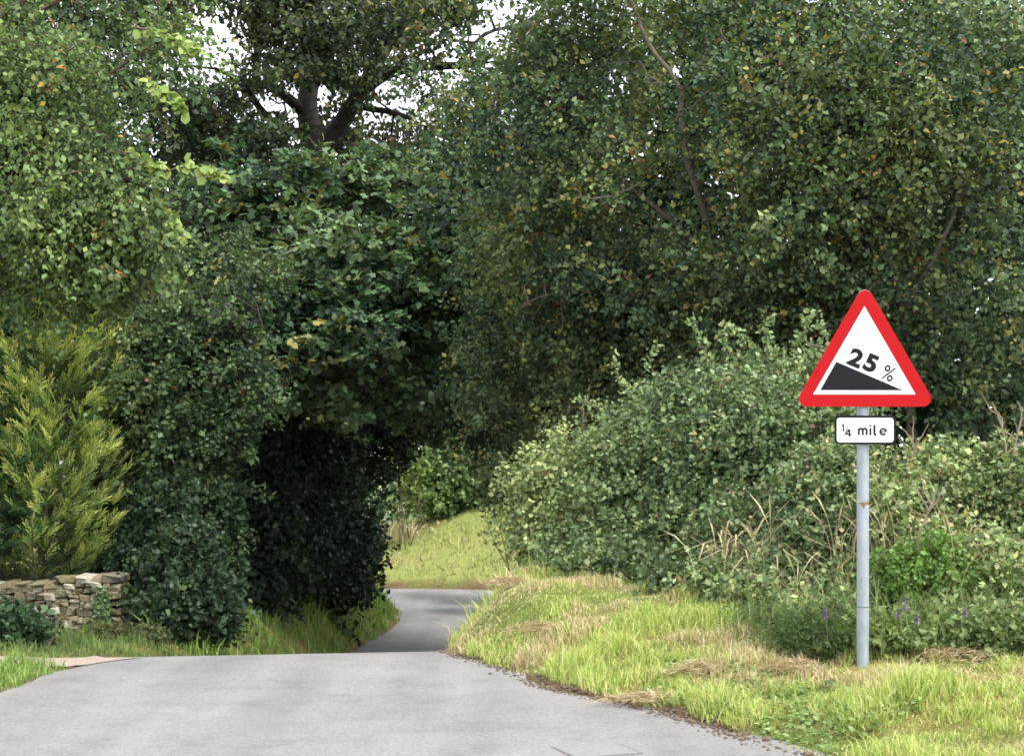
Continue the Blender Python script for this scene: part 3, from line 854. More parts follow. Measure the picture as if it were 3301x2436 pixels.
# --- dark hedge along the left of the sunken lane (one shrub after the other)
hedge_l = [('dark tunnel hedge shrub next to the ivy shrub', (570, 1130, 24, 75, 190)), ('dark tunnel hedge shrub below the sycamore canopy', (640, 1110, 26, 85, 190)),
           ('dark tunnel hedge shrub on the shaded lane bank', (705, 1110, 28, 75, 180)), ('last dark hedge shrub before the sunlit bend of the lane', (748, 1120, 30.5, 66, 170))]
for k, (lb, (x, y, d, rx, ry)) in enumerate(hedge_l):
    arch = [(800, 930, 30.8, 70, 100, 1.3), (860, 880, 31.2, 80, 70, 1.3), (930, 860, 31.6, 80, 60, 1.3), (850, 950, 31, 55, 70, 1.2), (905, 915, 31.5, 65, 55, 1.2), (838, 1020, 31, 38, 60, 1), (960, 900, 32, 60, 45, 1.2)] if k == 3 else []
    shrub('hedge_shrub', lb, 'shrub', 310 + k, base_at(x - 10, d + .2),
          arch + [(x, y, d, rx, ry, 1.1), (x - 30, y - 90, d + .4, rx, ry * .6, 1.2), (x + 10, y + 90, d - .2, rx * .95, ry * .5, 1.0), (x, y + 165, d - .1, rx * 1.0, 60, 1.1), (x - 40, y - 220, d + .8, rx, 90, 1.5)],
          1900, 10, .32, .095, DIAMOND, ([(.014, .028, .014), (.02, .04, .02), (.03, .055, .022)], [3, 3, .6]), M_leaf, M_bark, gap=.3, gapf=1.6, bump=.6, group='hedge along the sunken lane', ntw=15)  # ivy greens darkened, the tunnel shade is painted into the leaf colour
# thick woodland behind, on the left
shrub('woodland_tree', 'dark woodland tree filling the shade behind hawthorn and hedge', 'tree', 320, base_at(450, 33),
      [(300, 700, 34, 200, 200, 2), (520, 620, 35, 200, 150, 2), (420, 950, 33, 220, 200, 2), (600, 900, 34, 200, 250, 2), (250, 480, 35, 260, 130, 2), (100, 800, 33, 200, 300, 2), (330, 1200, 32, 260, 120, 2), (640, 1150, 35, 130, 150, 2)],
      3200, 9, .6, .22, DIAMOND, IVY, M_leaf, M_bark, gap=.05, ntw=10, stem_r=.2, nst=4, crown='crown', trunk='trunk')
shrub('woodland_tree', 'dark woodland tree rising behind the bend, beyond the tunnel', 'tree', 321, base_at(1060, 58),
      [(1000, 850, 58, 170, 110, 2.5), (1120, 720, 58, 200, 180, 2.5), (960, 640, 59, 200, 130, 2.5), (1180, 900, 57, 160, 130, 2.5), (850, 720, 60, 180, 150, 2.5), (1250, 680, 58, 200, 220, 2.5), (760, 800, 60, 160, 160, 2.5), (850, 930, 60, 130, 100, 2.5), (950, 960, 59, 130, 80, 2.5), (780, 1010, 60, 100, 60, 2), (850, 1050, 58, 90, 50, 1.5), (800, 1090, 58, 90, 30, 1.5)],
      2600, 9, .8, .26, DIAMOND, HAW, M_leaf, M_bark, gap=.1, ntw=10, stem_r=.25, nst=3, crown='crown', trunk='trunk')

# --- oaks on the right
def oak(name, label, seed, base, stems, lobes, n, m=17, size=.057, gap=.3, ntw=110, pal=OAK, L=.3, gapf=1.7, mat=None, tmpl=DIAMOND, front=.6, spot=(AUT, .018), bark=None, extra_pal=None, inner=.25):
    rng = np.random.default_rng(seed)
    stems = [(P + np.cumsum(rng.normal(size=P.shape) * .018, 0) * np.minimum(1, np.arange(len(P)) / 5)[:, None], R * (.5 if len(lobes) > 8 else 1)) for P, R in stems]
    lob = px_lobes(lobes)
    C, D = clusters(rng, lob, n, .7, inner, .4, front, gap, gapf, seed, spray=7, slen=.5)
    nn = wavenoise(seed + 5, 2.0)(C)
    warm = nn > 1.0
    parts = [foliage(rng, C[~warm], D[~warm], m, L, size, tmpl, *pal, up=.45, droop=.1, spot=spot)]
    if warm.any():
        parts.append(foliage(rng, C[warm], D[warm], m, L, size, tmpl, [(.11, .155, .055), (.15, .19, .06), (.085, .13, .05), (.25, .25, .07)], [3, 2, 3, .5], up=.45, droop=.1, spot=(AUT, .03)))
    return plant(name, label, 'tree', base, rng, stems, parts, bark or M_palebark, mat or M_leaf, C=C, ntw=ntw, r0=.007)

rng = np.random.default_rng(400)
b = base_at(1560, 17.6)
st = [(spline(np.vstack([b - [0, 0, .2], pp((1590, 800, 17.4), (1560, 600, 16.6), (1548, 480, 16.2), (1505, 330, 15.8), (1500, 230, 15.7), (1480, 150, 15.7), (1430, 70, 15.8), (1400, -40, 16))]), 30), np.linspace(.11, .03, 30)),
      (spline(pp((1505, 250, 15.7), (1530, 220, 15.6), (1560, 190, 15.6), (1585, 150, 15.6), (1590, 95, 15.7), (1560, 30, 15.9)), 14), np.linspace(.04, .014, 14)),
      (spline(pp((1548, 480, 16.2), (1552, 540, 16), (1568, 600, 15.9), (1580, 660, 15.9)), 10), np.linspace(.028, .018, 10)),
      (spline(pp((1400, 400, 16.2), (1350, 430, 16), (1300, 440, 15.9), (1270, 430, 15.9)), 10), np.linspace(.024, .01, 10)),
      (spline(pp((1200, 380, 17.6), (1165, 345, 17.4), (1140, 310, 17.4), (1090, 270, 17.5)), 10), np.linspace(.035, .015, 10)),
      (spline(pp((1560, 560, 16.8), (1420, 440, 16.6), (1300, 330, 17), (1180, 200, 17.5)), 14), np.linspace(.06, .02, 14)),
      (spline(pp((1300, 610, 17), (1230, 640, 16.8), (1180, 655, 16.8), (1130, 670, 17)), 10), np.linspace(.022, .008, 10)),
      (spline(pp((1410, 180, 15.8), (1450, 185, 15.7), (1500, 200, 15.7)), 8), np.linspace(.012, .016, 8))]
oak('oak_tree', 'olive green oak with pale forked limbs right of the tunnel', 401, b, st,
    [(1250, 200, 18, 170, 90), (1150, 290, 18.6, 110, 90), (1400, 30, 17, 200, 100), (1300, 290, 17.2, 180, 140), (1530, 120, 16.6, 180, 120), (1560, 350, 16.6, 170, 130), (1230, 520, 17.8, 170, 120),
     (1450, 520, 16.8, 170, 130), (1170, 690, 19.6, 110, 110), (1320, 690, 18.4, 150, 120), (1130, 860, 20.6, 80, 90), (1240, 870, 19.8, 140, 110), (1480, 720, 17.8, 150, 120), (1120, 480, 19, 90, 90), (1380, 900, 18.4, 130, 100), (1000, 230, 19, 60, 45), (1260, 60, 18, 90, 60)],
    6300, gap=.5, gapf=1.9)
rng = np.random.default_rng(402)
b = base_at(2010, 16.2)
st = [(spline(np.vstack([b - [0, 0, .2], pp((1990, 900, 16), (1960, 700, 15.6), (1925, 560, 15.2), (1880, 420, 15), (1850, 250, 15.2), (1800, 60, 15.6))]), 26), np.linspace(.12, .03, 26)),
      (spline(pp((1925, 560, 15.2), (1905, 620, 15), (1880, 640, 14.9)), 8), np.linspace(.02, .008, 8)),
      (spline(pp((1880, 420, 15), (1960, 470, 14.8), (1990, 430, 14.7), (2010, 380, 14.7)), 10), np.linspace(.028, .012, 10)),
      (spline(pp((1960, 700, 15.6), (2060, 560, 15), (2130, 440, 14.8), (2190, 300, 15)), 14), np.linspace(.07, .02, 14)),
      (spline(pp((1850, 250, 15.2), (1770, 190, 15.1), (1700, 180, 15.1)), 8), np.linspace(.02, .008, 8)),
      (spline(pp((1670, 280, 15.3), (1664, 360, 15.2), (1690, 430, 15.2), (1684, 500, 15.2)), 10), np.linspace(.02, .012, 10))]
oak('oak_tree', 'broad oak with yellowing leaves behind the road sign', 403, b, st,
    [(1740, 60, 16.8, 190, 110), (1960, 150, 16.2, 180, 120), (1760, 250, 15.8, 180, 130), (2130, 330, 15.6, 160, 140), (1960, 390, 15.4, 180, 140), (1750, 470, 15.6, 170, 140), (2190, 560, 15.4, 140, 150), (2010, 620, 15.8, 170, 130),
     (1840, 660, 16, 160, 130), (1660, 650, 16.6, 120, 120), (2180, 800, 16, 150, 130), (2010, 840, 16.6, 170, 120), (1620, 800, 17, 150, 100), (2260, 300, 16, 120, 200), (1880, 880, 17, 140, 110)],
    6500, gap=.5, gapf=1.9)
rng = np.random.default_rng(404)
b = base_at(2200, 23)
st = [(spline(np.vstack([b - [0, 0, .2], pp((2210, 600, 23), (2200, 300, 23), (2180, 0, 23))]), 14), np.linspace(.25, .1, 14))]
oak('tall_tree', 'tall dark green tree rising above the yellowing oak', 405, b, st,
    [(2200, 60, 23, 130, 110), (2190, 200, 22.5, 150, 120), (2080, 170, 23.5, 80, 70), (2250, 350, 23, 150, 150), (1950, 30, 24, 90, 60), (2230, -60, 23, 150, 90)],
    1900, m=11, size=.1, pal=SYC, ntw=30, bark=M_bark, spot=None, gap=.3, L=.4)
# dense understorey behind the oaks, blocking the light
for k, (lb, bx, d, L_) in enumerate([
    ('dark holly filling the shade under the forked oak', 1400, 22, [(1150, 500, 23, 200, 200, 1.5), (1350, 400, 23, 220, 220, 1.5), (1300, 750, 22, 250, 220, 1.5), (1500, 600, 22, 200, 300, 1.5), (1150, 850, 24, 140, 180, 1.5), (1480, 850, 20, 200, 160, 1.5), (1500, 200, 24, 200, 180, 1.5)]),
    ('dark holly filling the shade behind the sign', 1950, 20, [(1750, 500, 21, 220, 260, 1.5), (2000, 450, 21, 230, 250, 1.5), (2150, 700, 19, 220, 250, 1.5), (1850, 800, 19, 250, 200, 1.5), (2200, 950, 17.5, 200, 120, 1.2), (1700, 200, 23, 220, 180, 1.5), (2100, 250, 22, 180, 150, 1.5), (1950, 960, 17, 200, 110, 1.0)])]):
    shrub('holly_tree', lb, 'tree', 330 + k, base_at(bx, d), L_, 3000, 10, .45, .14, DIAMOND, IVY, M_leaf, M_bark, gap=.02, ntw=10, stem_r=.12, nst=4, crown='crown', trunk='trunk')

# ================================================================== right hand hedge and plants
shrub('hedge_bush', 'big rounded pale leaved hedge bush between the lane and the sign', 'bush', 501, base_at(1530, 12.9),
      [(1700, 900, 12.6, 140, 90), (1570, 930, 12.7, 130, 90), (1430, 1000, 13, 140, 85), (1300, 1060, 13.4, 130, 80), (1200, 1090, 13.7, 90, 75), (1480, 1080, 12.5, 170, 110), (1650, 1000, 12.1, 180, 130),
       (1320, 1170, 12.9, 130, 85), (1190, 1180, 13.6, 80, 65), (1400, 1240, 12.2, 110, 70), (1800, 915, 12.3, 110, 95), (1560, 1180, 11.8, 130, 90)],
      6200, 17, .2, .039, DIAMOND, BRA, M_leaf, M_palebark, gap=.45, gapf=2.4, ntw=120, twig_up=.5, bump=.45, spot=([(.2, .16, .05), (.2, .09, .04)], .02), up=.55,
      extra=[([(1560, 800, 12.5), (1535, 750, 12.5), (1510, 690, 12.5)], 60, .05), ([(1600, 780, 12.5), (1580, 740, 12.5), (1590, 705, 12.5)], 60, .05), ([(1680, 770, 12.4), (1670, 720, 12.4), (1690, 690, 12.4)], 60, .05),
             ([(1740, 770, 12.3), (1760, 720, 12.3), (1775, 685, 12.3)], 60, .05), ([(1640, 780, 12.5), (1625, 740, 12.5), (1600, 720, 12.5)], 50, .05), ([(1390, 880, 13), (1350, 820, 13), (1340, 770, 13)], 45, .045),
             ([(1350, 900, 13), (1300, 880, 13), (1255, 872, 13)], 40, .045), ([(1200, 1040, 13.6), (1150, 1030, 13.6), (1110, 1035, 13.6)], 36, .045), ([(1180, 1080, 13.6), (1130, 1070, 13.6), (1100, 1075, 13.6)], 36, .045),
             ([(1780, 780, 12.2), (1800, 740, 12.2), (1790, 700, 12.2)], 50, .05), ([(1450, 850, 13), (1420, 790, 13), (1440, 750, 13)], 45, .045), ([(1180, 1120, 13.3), (1130, 1180, 13.2), (1100, 1230, 13.2)], 40, .05)])
shrub('bramble_bush', 'dark leaved bramble at the foot of the big hedge bush', 'bush', 502, base_at(1420, 12.2),
      [(1350, 1240, 12.1, 110, 55), (1430, 1285, 11.5, 100, 50), (1260, 1245, 12.5, 70, 45), (1560, 1300, 11.2, 110, 70), (1500, 1230, 11.8, 110, 70), (1650, 1330, 10.7, 90, 65), (1330, 1285, 11.6, 80, 35), (1500, 1340, 10.8, 80, 40), (1210, 1225, 12.9, 50, 40)],
      2900, 13, .16, .044, DIAMOND, HAW, M_leaf, gap=.25, gapf=3.5, ntw=60)
shrub('hawthorn_hedge', 'clipped mixed hedge right of the sign post', 'hedge', 503, base_at(2140, 10.2),
      [(2050, 1080, 10.6, 120, 70), (2190, 1085, 10.4, 120, 90), (2120, 1150, 10.1, 140, 100), (2240, 1200, 9.9, 100, 120), (2000, 1130, 10.3, 100, 90), (2190, 1320, 9.6, 110, 110), (2060, 1250, 9.9, 110, 100), (2300, 1350, 9.6, 100, 120), (2120, 1400, 9.3, 100, 70), (2220, 1430, 9.1, 90, 60), (1980, 1420, 9.2, 70, 50)],
      4000, 13, .17, .037, DIAMOND, BRA, M_leaf, M_palebark, gap=.48, gapf=2.8, ntw=110, twig_up=.6, bump=.5, spot=([(.42, .34, .17), (.25, .16, .09), (.36, .32, .14)], .05))
shrub('bramble_bush', 'tangled pale bramble directly left of the sign post', 'bush', 504, base_at(1760, 10.6),
      [(1740, 1150, 10.9, 130, 90), (1840, 1080, 10.8, 90, 90), (1650, 1200, 11.1, 100, 90), (1800, 1240, 10.5, 110, 100), (1700, 1310, 10.4, 110, 80), (1840, 1330, 10.1, 80, 80), (1600, 1310, 10.9, 80, 60), (1560, 1340, 10.6, 80, 40), (1650, 1375, 10.1, 90, 45), (1740, 1400, 9.6, 80, 50), (1830, 1420, 9.2, 60, 45)],
      4400, 13, .16, .037, DIAMOND, BRA, M_leaf, M_palebark, gap=.48, gapf=2.8, ntw=110, twig_up=.6, bump=.5, spot=([(.42, .34, .17), (.26, .15, .08), (.36, .32, .14)], .05))
shrub('vetch_plant', 'bright green vetch climbing behind the sign post', 'plant', 505, base_at(2040, 9.6),
      [(2040, 1240, 9.5, 55, 55), (1980, 1290, 9.5, 60, 45), (2090, 1300, 9.4, 50, 60), (1940, 1270, 9.6, 40, 40)],
      900, 12, .12, .03, DIAMOND, BRIGHT, M_grass, gap=.2, gapf=5, ntw=40, stem_r=.006)
shrub('cleavers_plant', 'feathery green weed at the foot of the sign post', 'plant', 506, base_at(1800, 9.3),
      [(1790, 1400, 8.9, 70, 60), (1850, 1410, 8.8, 60, 60), (1730, 1410, 9.0, 60, 50), (1830, 1350, 9.2, 60, 55), (1670, 1395, 9.4, 60, 45)],
      1000, 12, .12, .034, STRIP, ([(.10, .17, .04), (.13, .2, .05), (.08, .14, .04)], [1, 1, 1]), M_grass, gap=.15, gapf=5, ntw=40, stem_r=.005)
shrub('nettle_patch', 'low nettles at the hedge foot right of the sign post', 'plant', 507, base_at(2120, 9.1),
      [(2060, 1420, 8.75, 80, 65), (2150, 1430, 8.7, 80, 65), (2230, 1435, 8.65, 80, 65), (1960, 1430, 8.75, 70, 60), (1900, 1440, 8.8, 55, 50)],
      1100, 11, .11, .036, DIAMOND, WEED, M_grass, gap=.2, gapf=5, ntw=40, stem_r=.006)

# purple vetch flower spikes
M_violet = simple_mat('violet_petals', [(0.3, (0.12, 0.04, 0.22)), (0.7, (0.25, 0.10, 0.40))], 60, 0.6, 0)
def flower(px, py, y, h, label):
    rng = np.random.default_rng(int(px))
    c = PX(px, py, y); base = c - np.array([0, 0, h / 2])
    t = thing('vetch_flower', label, 'flower', base, 'violet vetch flower spikes by the post')
    g = Geo()
    g.tube(np.array([(0.02, .03, -.18), (.01, .01, -.06), (0, 0, 0), (0, 0, h)]), [.003, .003, .0025, .0015], 4)
    link('stem', g.mesh('flower_stem'), M_stalk, t)
    n = 46
    z = rng.random(n) * h
    az = rng.uniform(0, 6.283, n)
    A = np.stack([np.cos(az), np.sin(az), -.3 + 0 * az], 1)
    P = np.stack([0 * z, 0 * z, z], 1)
    V, Fq, Cc = leaf_mesh(P, A, np.array([[0, 0, 1.]]) + rdir(rng, n) * .3, rng.uniform(.010, .018, n) * (1.2 - .6 * z / h), OVATE, np.ones((n, 3)))
    link('petals', mesh_np('petals', V, Fq, Cc), M_violet, t)
M_stalk = simple_mat('green_stalk', [(0.3, (0.06, 0.10, 0.03)), (0.7, (0.12, 0.17, 0.05))], 30, 0.7, 0)
flower(1805, 1335, 8.56, .075, 'violet vetch flower spike left of the sign post')
flower(1978, 1315, 8.56, .085, 'tallest violet vetch flower spike right of the sign post')
flower(1964, 1340, 8.56, .055, 'short violet vetch flower spike close to the tallest one')
flower(2005, 1350, 8.56, .05, 'small violet vetch flower spike low in the grass')
flower(2110, 1335, 8.56, .05, 'pale violet flower spike before the nettles')

# --- far bushes and left verge plants
shrub('round_bush', 'soft round green bush on the sunlit far bank', 'bush', 520, base_at(990, 47.5),
      [(1010, 1030, 47, 80, 75), (950, 1060, 46.5, 70, 60), (1060, 1040, 47, 70, 70), (900, 1085, 46.5, 45, 35), (1090, 1080, 46.5, 60, 45)],
      2000, 10, .5, .13, DIAMOND, ([(.17, .25, .075), (.21, .29, .09), (.12, .19, .06)], [3, 2, 2]), M_leaf, gap=.15, gapf=1.2, ntw=10)
shrub('yellow_bush', 'yellow green sapling beside the round bush on the bank', 'bush', 521, base_at(890, 45),
      [(880, 1015, 45, 22, 35), (868, 1055, 44.8, 18, 28)],
      150, 10, .4, .13, OVATE, ([(.18, .26, .06), (.25, .31, .06)], [1, 1]), M_leaf, gap=.1, ntw=5)
shrub('dark_bush', 'shaded bush beneath the oak where the lane bends', 'bush', 522, base_at(1130, 38),
      [(1100, 960, 38, 70, 80), (1140, 1040, 37, 70, 90), (1060, 920, 39, 60, 60), (1180, 980, 34, 80, 110)],
      1300, 9, .45, .13, DIAMOND, HAW, M_leaf, gap=.1, ntw=8)
shrub('nettle_patch', 'low dark weeds in front of the stone wall', 'plant', 523, base_at(40, 13.4),
      [(20, 1385, 13.5, 70, 24, .3), (85, 1392, 13.4, 35, 18, .3), (-40, 1380, 13.6, 50, 26, .3)],
      500, 10, .14, .05, OVATE, ([(.05, .10, .04), (.07, .13, .05), (.035, .075, .03)], [1, 1, 1]), M_grass, gap=.1, gapf=4, ntw=0)
shrub('weed_patch', 'brownish weeds growing along the base of the stone wall', 'plant', 524, base_at(260, 16.6),
      [(230, 1415, 16.8, 35, 10, .3), (270, 1412, 16.6, 45, 14, .3), (320, 1405, 16.6, 40, 18, .3)],
      420, 10, .09, .04, DIAMOND, ([(.09, .11, .035), (.12, .12, .04), (.07, .10, .03), (.15, .11, .05)], [2, 2, 2, 1]), M_grass, gap=.1, gapf=4, ntw=0)

# ================================================================== grass
def grass(name, label, n, box, hgt, wid, cols, weights, seed, accept, lean=.5, kind='stuff', dry=0.0, cat='grass', patch=None):
    rng = np.random.default_rng(seed)
    x0, x1, y0, y1 = box
    P = np.stack([rng.uniform(x0, x1, n), y0 + (y1 - y0) * rng.random(n)], 1)
    z, d, right = land(P)
    ok = accept(P, d, right, rng) & (np.abs(P[:, 0]) < .36 * P[:, 1] + .7)
    P, z, d = P[ok], z[ok], d[ok]
    n = len(P)
    B = np.column_stack([P, z - .01])
    tuft = np.clip(1 + .5 * nz_b(P) + .35 * nz_c(P), .3, 2.3)
    h = hgt * rng.uniform(.5, 1.25, n) * tuft
    az = rng.uniform(0, 6.283, n)
    ln = lean * rng.random(n) ** .7
    dr = np.stack([np.cos(az), np.sin(az), 0 * az], 1)
    wa = rng.uniform(0, 6.283, n)
    sd = np.stack([np.cos(wa), np.sin(wa), 0 * wa], 1) * (wid * rng.uniform(.6, 1.3, n))[:, None] * .5
    mid = B + dr * (h * ln * .35)[:, None] + np.array([0, 0, 1]) * (h * .58)[:, None]
    tip = B + dr * (h * ln)[:, None] + np.array([0, 0, 1]) * (h * (1 - .35 * ln))[:, None]
    V = np.stack([B - sd, B + sd, mid + sd * .7, mid - sd * .7, tip], 1).reshape(-1, 3)
    k = np.arange(n) * 5
    Q = np.stack([k, k + 1, k + 2, k + 3], 1); T = np.stack([k + 3, k + 2, k + 4], 1)
    c = palette(rng, n, cols, weights)
    if patch is not None:
        pn = wavenoise(seed + 3, 2.6)(P) * .6 + wavenoise(seed + 4, 7)(P) * .5
        m = pn > patch[0] - .75 * np.exp(-((d - 1.25) / .55) ** 2) + .45 * np.exp(-(d / .35) ** 2)
        c[m] = np.where(rng.random((m.sum(), 1)) < .75, palette(rng, int(m.sum()), patch[1], np.ones(len(patch[1]))), c[m])
    c = np.clip(c * (1 + .2 * rng.normal(size=(n, 1))), .01, .7)
    o = link(name, mesh_np(name, V, [Q, T], np.repeat(c, 5, 0)), M_grass, label=label, cat=cat, kind=kind)
    return o
G_SUN = ([(0.340, 0.443, 0.083), (0.448, 0.535, 0.116), (0.263, 0.382, 0.074), (0.526, 0.519, 0.164), (0.618, 0.519, 0.229)], [3, 3, 3, 2, 1.6])
G_LUSH = ([(0.162, 0.273, 0.046), (0.216, 0.338, 0.058), (0.121, 0.208, 0.039), (0.270, 0.338, 0.078)], [3, 3, 2, 1])
STRAW = [(.60, .48, .28), (.52, .40, .22), (.64, .54, .34), (.42, .30, .18)]
nz_e = wavenoise(44, 9.0)
grass('verge_grass', 'sunlit yellow green mown grass on the right verge', 160000, (-.6, 3.9, 5.9, 12.5), .085, .0062, *G_SUN, 601,
      lambda P, d, r, g: r & (d > .05 + .05 * nz_e(P)) & (d < 2.6) & (g.random(len(P)) < np.interp(d, [0, .3, 2.6], [.75, 1, .8])), lean=.9, patch=(.35, STRAW))
grass('bank_grass', 'lush grass on the right bank past the crest', 26000, (-.8, 3.5, 10.5, 22), .16, .012, *G_SUN, 602,
      lambda P, d, r, g: r & (d > .04) & (d < 1.9) & (P[:, 1] > 11.5), lean=.8, patch=(.9, STRAW))
grass('corner_grass', 'bright green grass on the left road corner', 42000, (-5.2, -2.9, 6.6, 11.4), .085, .008, *G_LUSH, 603,
      lambda P, d, r, g: (~r) & (d > .04 + .05 * nz_e(P)) & (P[:, 1] < 9.98 + (-3.0 - P[:, 0]) * .42), lean=.8, patch=(1.1, [(.3, .3, .1), (.36, .3, .12)]))
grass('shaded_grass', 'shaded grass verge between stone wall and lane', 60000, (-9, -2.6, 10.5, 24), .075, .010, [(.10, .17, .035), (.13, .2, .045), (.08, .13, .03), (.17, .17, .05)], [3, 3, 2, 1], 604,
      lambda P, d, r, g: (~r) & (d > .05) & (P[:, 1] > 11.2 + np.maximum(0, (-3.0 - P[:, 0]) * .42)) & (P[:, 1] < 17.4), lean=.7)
grass('bank_grass', 'green grass bank at the left of the dip in the lane', 26000, (-5.6, -2.2, 17, 39), .20, .02, *G_LUSH, 605,
      lambda P, d, r, g: (~r) & (d > .10 + .1 * nz_e(P)) & (d < 2.2), lean=.8)
grass('far_bank_grass', 'sunlit grass bank with pale mown strip around the bend', 30000, (-12, 4, 40, 54), .13, .03, [(.24, .32, .08), (.30, .36, .10), (.36, .38, .14), (.44, .39, .18)], [3, 3, 2, 1.5], 606,
      lambda P, d, r, g: r & (d > .3 + .12 * nz_e(P)), lean=.9, patch=(.55, STRAW))
# long grass and dry stalks along the hedge foot
def hedge_foot(P, d, r, g):
    return r & (d > 2.0) & (d < 3.0) & (g.random(len(P)) < .5)
grass('long_grass', 'long green grass along the foot of the right hedge', 9000, (1.0, 5.2, 7.0, 10.6), .34, .008, [(.11, .17, .04), (.15, .2, .05), (.09, .14, .03), (.28, .24, .1)], [3, 3, 2, .8], 607, hedge_foot, lean=1.0)

def tuft(name, label, px, py, y, n, h, spread, cols, seed, cat='grass', bend=1.0, wid=.005, heads=False, zb=None, group=None):
    rng = np.random.default_rng(seed)
    c = PX(px, py, y)
    base = np.array([c[0], c[1], gz(c[0], c[1]) if zb is None else zb])
    P0 = rng.normal(size=(n, 3)) * np.array([spread, spread * .7, 0])
    az = rng.uniform(0, 6.283, n); dr = np.stack([np.cos(az), np.sin(az), 0 * az], 1)
    hh = h * rng.uniform(.6, 1.1, n); b_ = bend * rng.uniform(.2, 1, n)
    Vs, Qs = [], []
    ss = np.linspace(0, 1, 6)
    sd = np.stack([-np.sin(az), np.cos(az), 0 * az], 1) * .3 + rng.normal(size=(n, 3)) * [.7, .2, 0]
    sd = unit(sd)
    ring = []
    for s_ in ss:
        p = P0 + dr * (hh * b_ * .6 * s_ ** 2)[:, None] + np.array([0, 0, 1]) * (hh * (s_ - .38 * b_ * s_ ** 3))[:, None]
        w = wid * (1 - s_) * .8 + wid * .2
        if heads: w = wid * (.5 if s_ < .7 else 1.6 if s_ < .95 else .4)
        ring += [p - sd * w * .5, p + sd * w * .5]
    V = np.stack(ring, 1)
    k = (np.arange(n) * 12)[:, None]
    Q = np.concatenate([np.stack([k + 2 * q, k + 2 * q + 1, k + 2 * q + 3, k + 2 * q + 2], -1) for q in range(5)], 1).reshape(-1, 4)
    cc = np.clip(palette(rng, n, cols, np.ones(len(cols))) * (1 + .18 * rng.normal(size=(n, 1))), .01, .7)
    return link(name, mesh_np(name, V.reshape(-1, 3), Q, np.repeat(cc, 12, 0)), M_grass, label=label, cat=cat, loc=base, group=group)
GT = [(.12, .2, .05), (.16, .24, .06), (.2, .25, .09)]
tuft('grass_tuft', 'tall arching green grass right beside the sign post', 1950, 1440, 8.75, 90, .5, .14, GT, 701, bend=1.5, wid=.009)
tuft('grass_tuft', 'arching green grass blades below the bright vetch', 2060, 1440, 8.8, 70, .46, .14, GT, 702, bend=1.5, wid=.009)
tuft('dry_grass_tuft', 'tan dry grass arching out of the bramble left of the post', 1640, 1180, 10.35, 80, .72, .16, STRAW, 703, bend=2.0, wid=.007, heads=True, zb=.55)
tuft('dry_grass_tuft', 'tan dry grass standing behind the distance plate', 1890, 1110, 10.2, 80, .6, .18, STRAW, 704, bend=1.2, wid=.006, heads=True, zb=.7)
tuft('dry_grass_tuft', 'tan dry grass over the hedge right of the post', 1990, 1080, 9.9, 60, .5, .2, STRAW, 706, bend=1.2, wid=.006, heads=True, zb=.75)
tuft('dry_grass_tuft', 'sparse dry grass leaning from the hedge above the vetch', 2080, 1180, 9.6, 60, .6, .2, STRAW, 707, bend=1.4, wid=.006, heads=True, zb=.55)
tuft('dry_grass_tuft', 'dry bents between bramble and sign post', 1790, 1250, 9.7, 50, .5, .22, STRAW, 708, bend=1.4, wid=.005, heads=True, zb=.4)
tuft('grass_tuft', 'arching green grass at the foot of the bramble', 1700, 1440, 9.3, 150, .36, .13, GT, 709, bend=1.1, wid=.008)
tuft('grass_tuft', 'long green grass under the right hedge by the nettles', 2170, 1460, 8.9, 150, .36, .15, GT, 710, bend=1.1, wid=.008)
tuft('dry_grass_tuft', 'pale dry grass on the far bank by the round bush', 870, 1165, 45.5, 220, .7, .5, STRAW, 705, bend=1.2, wid=.025, heads=True)

# dead stalks above the right hedge
def dead_stalk(label, pts, seed):
    rng = np.random.default_rng(seed)
    q = spline([PX(*p) for p in pts], 12)
    base = q[0].copy(); g = Geo()
    g.tube(q - base, np.linspace(.012, .004, 12), 5)
    t = thing('dead_stalk', label, 'stalk', base, 'dead stalks above the right hedge')
    link('stem', g.mesh('stalk'), M_dry, t)
    for k in range(5):
        i = rng.integers(4, 11)
        e = q[i] + np.array([rng.uniform(-.16, .16), rng.uniform(-.05, .05), rng.uniform(.06, .22)])
        h = Geo(); h.tube(limb(rng, q[i] - base, e - base, 5, .1), np.linspace(.006, .002, 5), 4)
        link('twig', h.mesh('twig'), M_dry, t)
M_dry = simple_mat('dry_stem', [(0.3, (0.16, 0.125, 0.085)), (0.7, (0.30, 0.25, 0.18))], 30, 0.9, 0)
dead_stalk('tallest dead brown stalk above the right hedge', [(2190, 1120, 10.3), (2200, 1000, 10.2), (2190, 930, 10.2), (2170, 880, 10.2)], 801)
dead_stalk('forked dead stalk leaning over the right hedge', [(2195, 1100, 10.3), (2215, 990, 10.2), (2230, 930, 10.2), (2235, 890, 10.2)], 802)
dead_stalk('thin dead stalk just behind the distance plate', [(1985, 1080, 10.5), (2000, 990, 10.4), (1990, 950, 10.4)], 803)
dead_stalk('bleached dead stalk above the bright vetch', [(2030, 1260, 9.5), (2010, 1190, 9.4), (2020, 1140, 9.4), (2045, 1090, 9.4)], 804)

